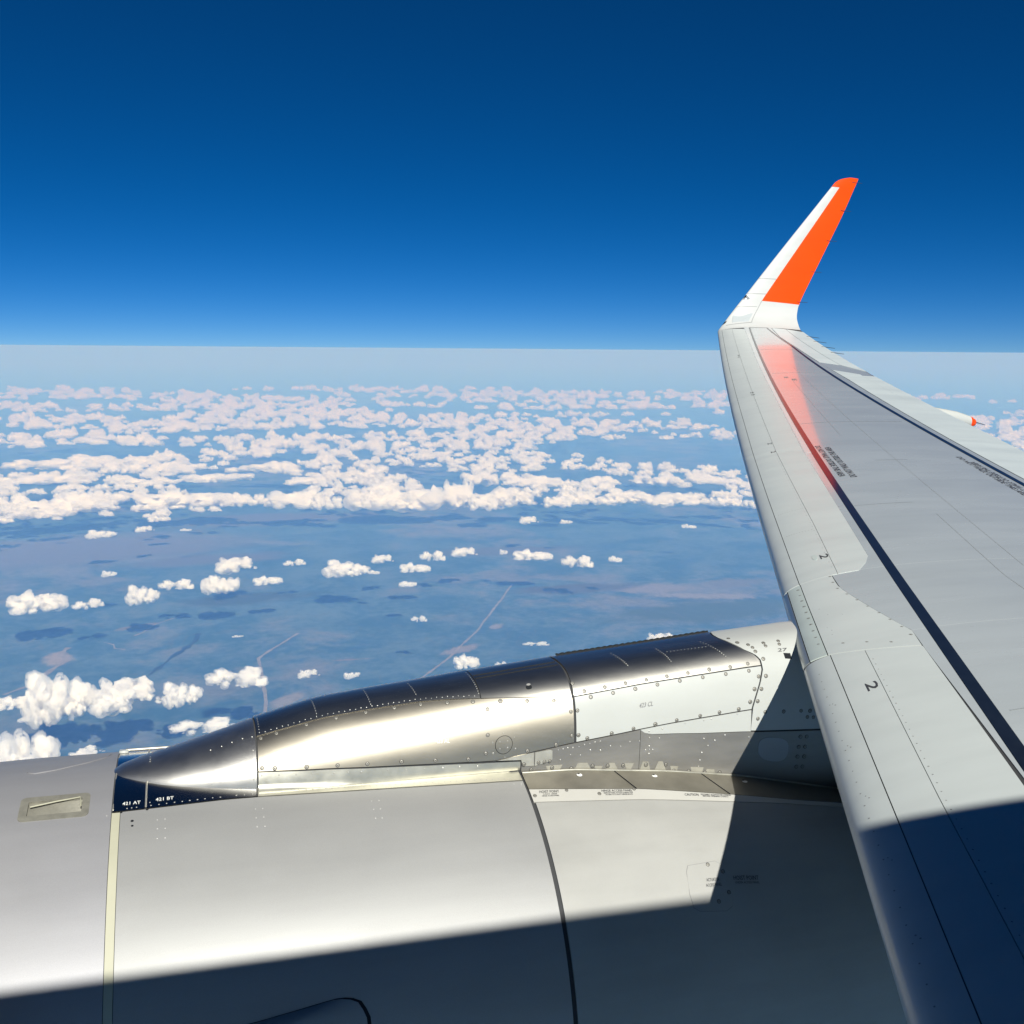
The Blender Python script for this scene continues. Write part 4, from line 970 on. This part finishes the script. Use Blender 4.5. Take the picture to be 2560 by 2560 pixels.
G1 = 'scattered cumulus clouds nearer than the cloud bank'
NEAR = [  # x, y (km), width, height (km), mesh, turn, label
 (-3.20, 27.23, 1.65, 1.55, 2, .2, 'largest bright cumulus at lower left, billowing above the inlet cowl'),
 (-4.15, 27.12, 1.0, .5, 3, .0, 'low white cloud arm touching the left of the largest lower left cumulus'),
 (-1.45, 27.04, 1.70, 1.05, 1, .1, 'wide ragged cumulus just right of the largest lower left cloud'),
 (-.22, 26.54, .98, .78, 2, .3, 'rounded cumulus joined to the right end of the wide ragged cloud'),
 (1.15, 27.50, 1.55, .68, 4, .05, 'flat cumulus partly covering the dirt road left of the pylon'),
 (.21, 24.00, 1.45, .46, 4, .1, 'flat cloud directly above the nose of the metal pylon fairing'),
 (-3.59, 23.33, 1.60, 1.55, 2, .5, 'towering cumulus in the lower left corner behind the inlet cowl'),
 (-2.19, 23.06, .83, .38, 1, .9, 'small cloud peeping over the inlet cowl beside the corner cumulus'),
 (-3.74, 25.63, .35, .17, 0, .3, 'tiny cloud scrap under the largest lower left cumulus'),
 (3.12, 27.28, .62, .27, 1, .2, 'small puff between the dirt road and the top of the pylon, left of two'),
 (4.17, 26.78, .51, .24, 2, .7, 'small puff between the dirt road and the top of the pylon, right of two'),
 (7.51, 27.19, .76, .55, 3, .4, 'ragged cloud on the diagonal road just above the pylon crest'),
 (8.33, 26.53, .33, .21, 4, .3, 'tiny cloud touching the pylon crest right of the diagonal road'),
 (11.49, 26.99, .55, .25, 0, .8, 'small cloud half hidden by the rubber strip on the pylon crest'),
 (13.90, 27.62, .99, .46, 1, .4, 'white cloud rising behind the pylon close to the wing'),
 (9.93, 28.19, .80, .16, 4, .2, 'thin wispy cloud streak above the middle of the pylon'),
 (-4.94, 38.20, 1.94, 1.02, 3, .2, 'broad cumulus at the left edge above the largest cloud'),
 (-1.50, 38.02, 1.11, .81, 2, .1, 'lower lobe of the bent cloud over the left dark cloud shadow'),
 (-.38, 39.35, 1.25, .46, 4, .0, 'upper long lobe of the bent cloud over the left dark cloud shadow'),
 (1.17, 39.09, 1.24, .79, 0, .6, 'compact dome shaped cloud below the bright one at left centre'),
 (2.09, 42.52, 1.68, .72, 1, .2, 'bright cumulus at left centre above the compact dome cloud'),
 (2.98, 39.22, 1.14, .46, 3, .3, 'sloping ragged cloud right of the compact dome cloud'),
 (-2.83, 41.95, .58, .31, 2, .2, 'lone small puff over the pale plain at left'),
 (4.28, 42.12, .89, .31, 4, .5, 'faint small cloud right of the bright left centre cumulus'),
 (6.13, 40.41, 1.77, .82, 2, .0, 'plump white cloud in the left centre standing alone above its shadow'),
 (8.00, 41.97, .95, .41, 1, .1, 'small cloud above right of the plump lone cloud'),
 (7.08, 39.42, .47, .21, 0, .1, 'tiny puff just right of the plump lone cloud'),
 (8.87, 39.95, 1.25, .52, 3, .1, 'leaning cloud right of the plump lone cloud, near the picture centre'),
 (10.06, 41.97, 1.02, .50, 4, .2, 'rounded cloud above the leaning one near the picture centre'),
 (7.92, 37.06, .64, .28, 0, .5, 'small low puff below the leaning cloud near the centre'),
 (11.72, 42.47, 1.16, .46, 1, .15, 'oval cloud at the left end of the row right of centre'),
 (13.24, 41.91, .37, .28, 2, .4, 'tiny puff in the row between the oval and the long cloud'),
 (14.32, 41.13, 1.72, .60, 3, .1, 'longest cloud of the row right of centre'),
 (15.61, 39.24, 1.29, .58, 4, .1, 'slanting cloud at the right end of the row right of centre'),
 (17.34, 39.21, .54, .32, 0, .2, 'small puff beyond the right end of the row, nearest the wing'),
 (17.15, 49.74, 1.05, .44, 1, .3, 'lone cloud under the right part of the cloud bank'),
 (18.72, 48.62, .65, .27, 2, .2, 'small cloud right of the lone cloud under the bank'),
 (24.26, 45.78, .76, .27, 3, .1, 'small flat cloud close to the wing leading edge under the bank'),
 (7.21, 31.99, .49, .25, 4, .3, 'isolated little puff left of the diagonal road'),
 (1.44, 31.53, .34, .10, 0, .3, 'minute cloud scrap over the dark creek country'),
 (-1.73, 52.14, .96, .33, 1, .3, 'small cloud under the left part of the cloud bank'),
 (-3.71, 51.18, 1.34, .48, 2, .1, 'ragged cloud over the pale plain near the left edge'),
 (-1.17, 55.25, 1.15, .40, 3, .2, 'cloud between the pale plain and the front of the bank'),
 (-3.23, 37.08, .99, .39, 4, .6, 'thin torn cloud right of the broad left edge cumulus'),
 (.10, 51.32, .54, .16, 0, .2, 'minute cloud right of the small one under the bank'),
]
for x, y, w, h, k, rot, lab in NEAR:
    tag(place(FINE[k], x, y, w*1.04, h*1.04, rot), lab, 'cloud', G1)

# front of the bank
FRONT = [(-6.86,61.76,5.50,1.78),(-9.15,62.78,1.98,1.32),(.35,62.42,5.69,1.63),(3.72,61.08,1.91,.96),(6.39,60.37,3.96,1.42),(8.02,58.84,1.86,1.08),(11.97,60.03,5.42,2.07),(15.81,59.72,2.90,2.09),(16.42,56.60,1.84,1.23),(19.18,58.13,3.03,1.60),(20.59,55.49,1.85,.86),(22.73,56.72,3.18,1.21),(23.99,55.25,1.88,.82),(25.71,56.40,2.91,1.23),(26.74,54.52,1.90,.95),(28.63,54.47,3.53,1.09),(30.40,52.88,1.75,.76),(31.13,52.03,1.26,.63)]
SECOND = [(34.75,61.98,4.06,.81),(30.85,62.99,4.01,.95),(26.30,63.28,3.92,.93),(22.61,65.11,3.94,1.08),(19.54,67.39,2.55,1.24),(-9.98,73.49,4.62,.92),(-7.16,74.22,3.49,.93),(-2.39,71.53,4.46,.89),(1.99,71.88,5.23,.97),(8.35,68.77,3.24,.72),(11.19,71.07,2.24,.75)]
THIRD = [(5.99,78.14,4.88,1.22),(-10.16,83.25,5.22,1.13),(-5.07,84.67,6.60,1.23),(-.03,78.93,4.10,.82)]
ORD = ['leftmost', 'second from the left', 'third from the left', 'fourth from the left', 'fifth from the left', 'sixth from the left', 'seventh from the left', 'eighth from the left', 'ninth from the left', 'tenth from the left', 'eleventh from the left', 'twelfth from the left', 'thirteenth from the left', 'fourteenth from the left', 'fifteenth from the left', 'sixteenth from the left', 'seventeenth from the left', 'rightmost']
rb = random.Random(8)
for rowname, row in (('front row', FRONT), ('second row', SECOND), ('third row', THIRD)):
    row = sorted(row, key=lambda c: math.atan2(c[0], c[1]))
    for i, (x, y, w, h) in enumerate(row):
        size = 'big' if w > 3.6 else 'middling' if w > 2.2 else 'small'
        o = place((FINE + MED)[rb.randrange(len(FINE) + len(MED))], x, y, w*1.05, h*.85, rb.uniform(-.3, .3) + (math.pi if rb.random() < .5 else 0), depth=w*.5)
        which = 'rightmost' if i == len(row)-1 else ORD[i]
        tag(o, f'{size} white cumulus in the {rowname} of the cloud bank, {which}', 'cloud', 'cumulus in the nearest rows of the cloud bank')

# the bank behind them, out to the horizon haze: one mass, scattered on points
pts, scl, rots, idx = [], [], [], []
d = 57.0
while d < 230.0:
    step = d*.0205
    az = -14.0
    while az < 54.0:
        a = math.radians(az + rb.uniform(-.5, .5)*step/d*57); r = d + rb.uniform(-.6, .6)*step
        x, y = r*math.sin(a), r*math.cos(a)
        cover = .6*noise.noise((x/30, y/34, 3.7)) + .55*noise.noise((x/8, y/13, 8.1)) + .2*min(1, (d-62)/60) + .22 + .24*math.exp(-((az - 25)/9)**2 - ((d - 80)/28)**2) + .08*math.exp(-((az + 3)/8)**2 - ((d - 85)/30)**2)
        gap = noise.noise((x/30 + 5, y/11, 1.2))
        if cover > .205 and gap > -.12 and not (d < 60 and rb.random() < .55) and not (d < 72 and min((x-c[0])**2 + (y-c[1])**2 for c in FRONT) < 2):
            w = rb.uniform(.4, 1.0)*(.9 + .6*max(0, cover))*min(2.0, .62 + d/130); hgt = w*rb.uniform(.30, .52)
            k = rb.randrange(len(LOWR)); me = LOWR[k]
            pts.append((x*1000, y*1000, -8900 + rb.uniform(-120, 160))); idx.append(k); rots.append(rb.uniform(0, 6.28))
            scl.append((w*1000/me['w']*1.2, w*1000/me['w']*1.2*rb.uniform(.7, 1.0), hgt*1000/me['h']))
        az += step/d*57*rb.uniform(.75, 1.15)
    d += step*rb.uniform(.85, 1.15)
src = bpy.data.collections.new('cloud_shapes')
for k, me in enumerate(LOWR):
    o = bpy.data.objects.new('cloud_shape_%02d' % k, me); src.objects.link(o)
bme = bpy.data.meshes.new('cloud_bank'); bme.from_pydata(pts, [], [])
bme.attributes.new('size', 'FLOAT_VECTOR', 'POINT').data.foreach_set('vector', np.array(scl).ravel())
bme.attributes.new('turn', 'FLOAT', 'POINT').data.foreach_set('value', rots)
bme.attributes.new('shape', 'INT', 'POINT').data.foreach_set('value', idx)
bank = bpy.data.objects.new('cloud_bank', bme); COL.objects.link(bank)
tag(bank, 'dense white cloud bank reaching to the hazy horizon', 'clouds', kind='stuff')
g = bpy.data.node_groups.new('scatter_clouds', 'GeometryNodeTree')
g.interface.new_socket('Geometry', in_out='INPUT', socket_type='NodeSocketGeometry'); g.interface.new_socket('Geometry', in_out='OUTPUT', socket_type='NodeSocketGeometry')
nin, nout = g.nodes.new('NodeGroupInput'), g.nodes.new('NodeGroupOutput')
ci = g.nodes.new('GeometryNodeCollectionInfo'); ci.inputs['Collection'].default_value = src; ci.inputs['Separate Children'].default_value = True; ci.inputs['Reset Children'].default_value = True
ip = g.nodes.new('GeometryNodeInstanceOnPoints'); ip.inputs['Pick Instance'].default_value = True
def attr(nm, ty):
    a = g.nodes.new('GeometryNodeInputNamedAttribute'); a.data_type = ty; a.inputs['Name'].default_value = nm; return a.outputs['Attribute']
cx = g.nodes.new('ShaderNodeCombineXYZ')
g.links.new(attr('turn', 'FLOAT'), cx.inputs['Z'])
g.links.new(nin.outputs[0], ip.inputs['Points']); g.links.new(ci.outputs[0], ip.inputs['Instance'])
g.links.new(attr('shape', 'INT'), ip.inputs['Instance Index']); g.links.new(cx.outputs[0], ip.inputs['Rotation']); g.links.new(attr('size', 'FLOAT_VECTOR'), ip.inputs['Scale'])
g.links.new(ip.outputs[0], nout.inputs[0])
bank.modifiers.new('scatter', 'NODES').node_group = g
print('bank clouds', len(pts))
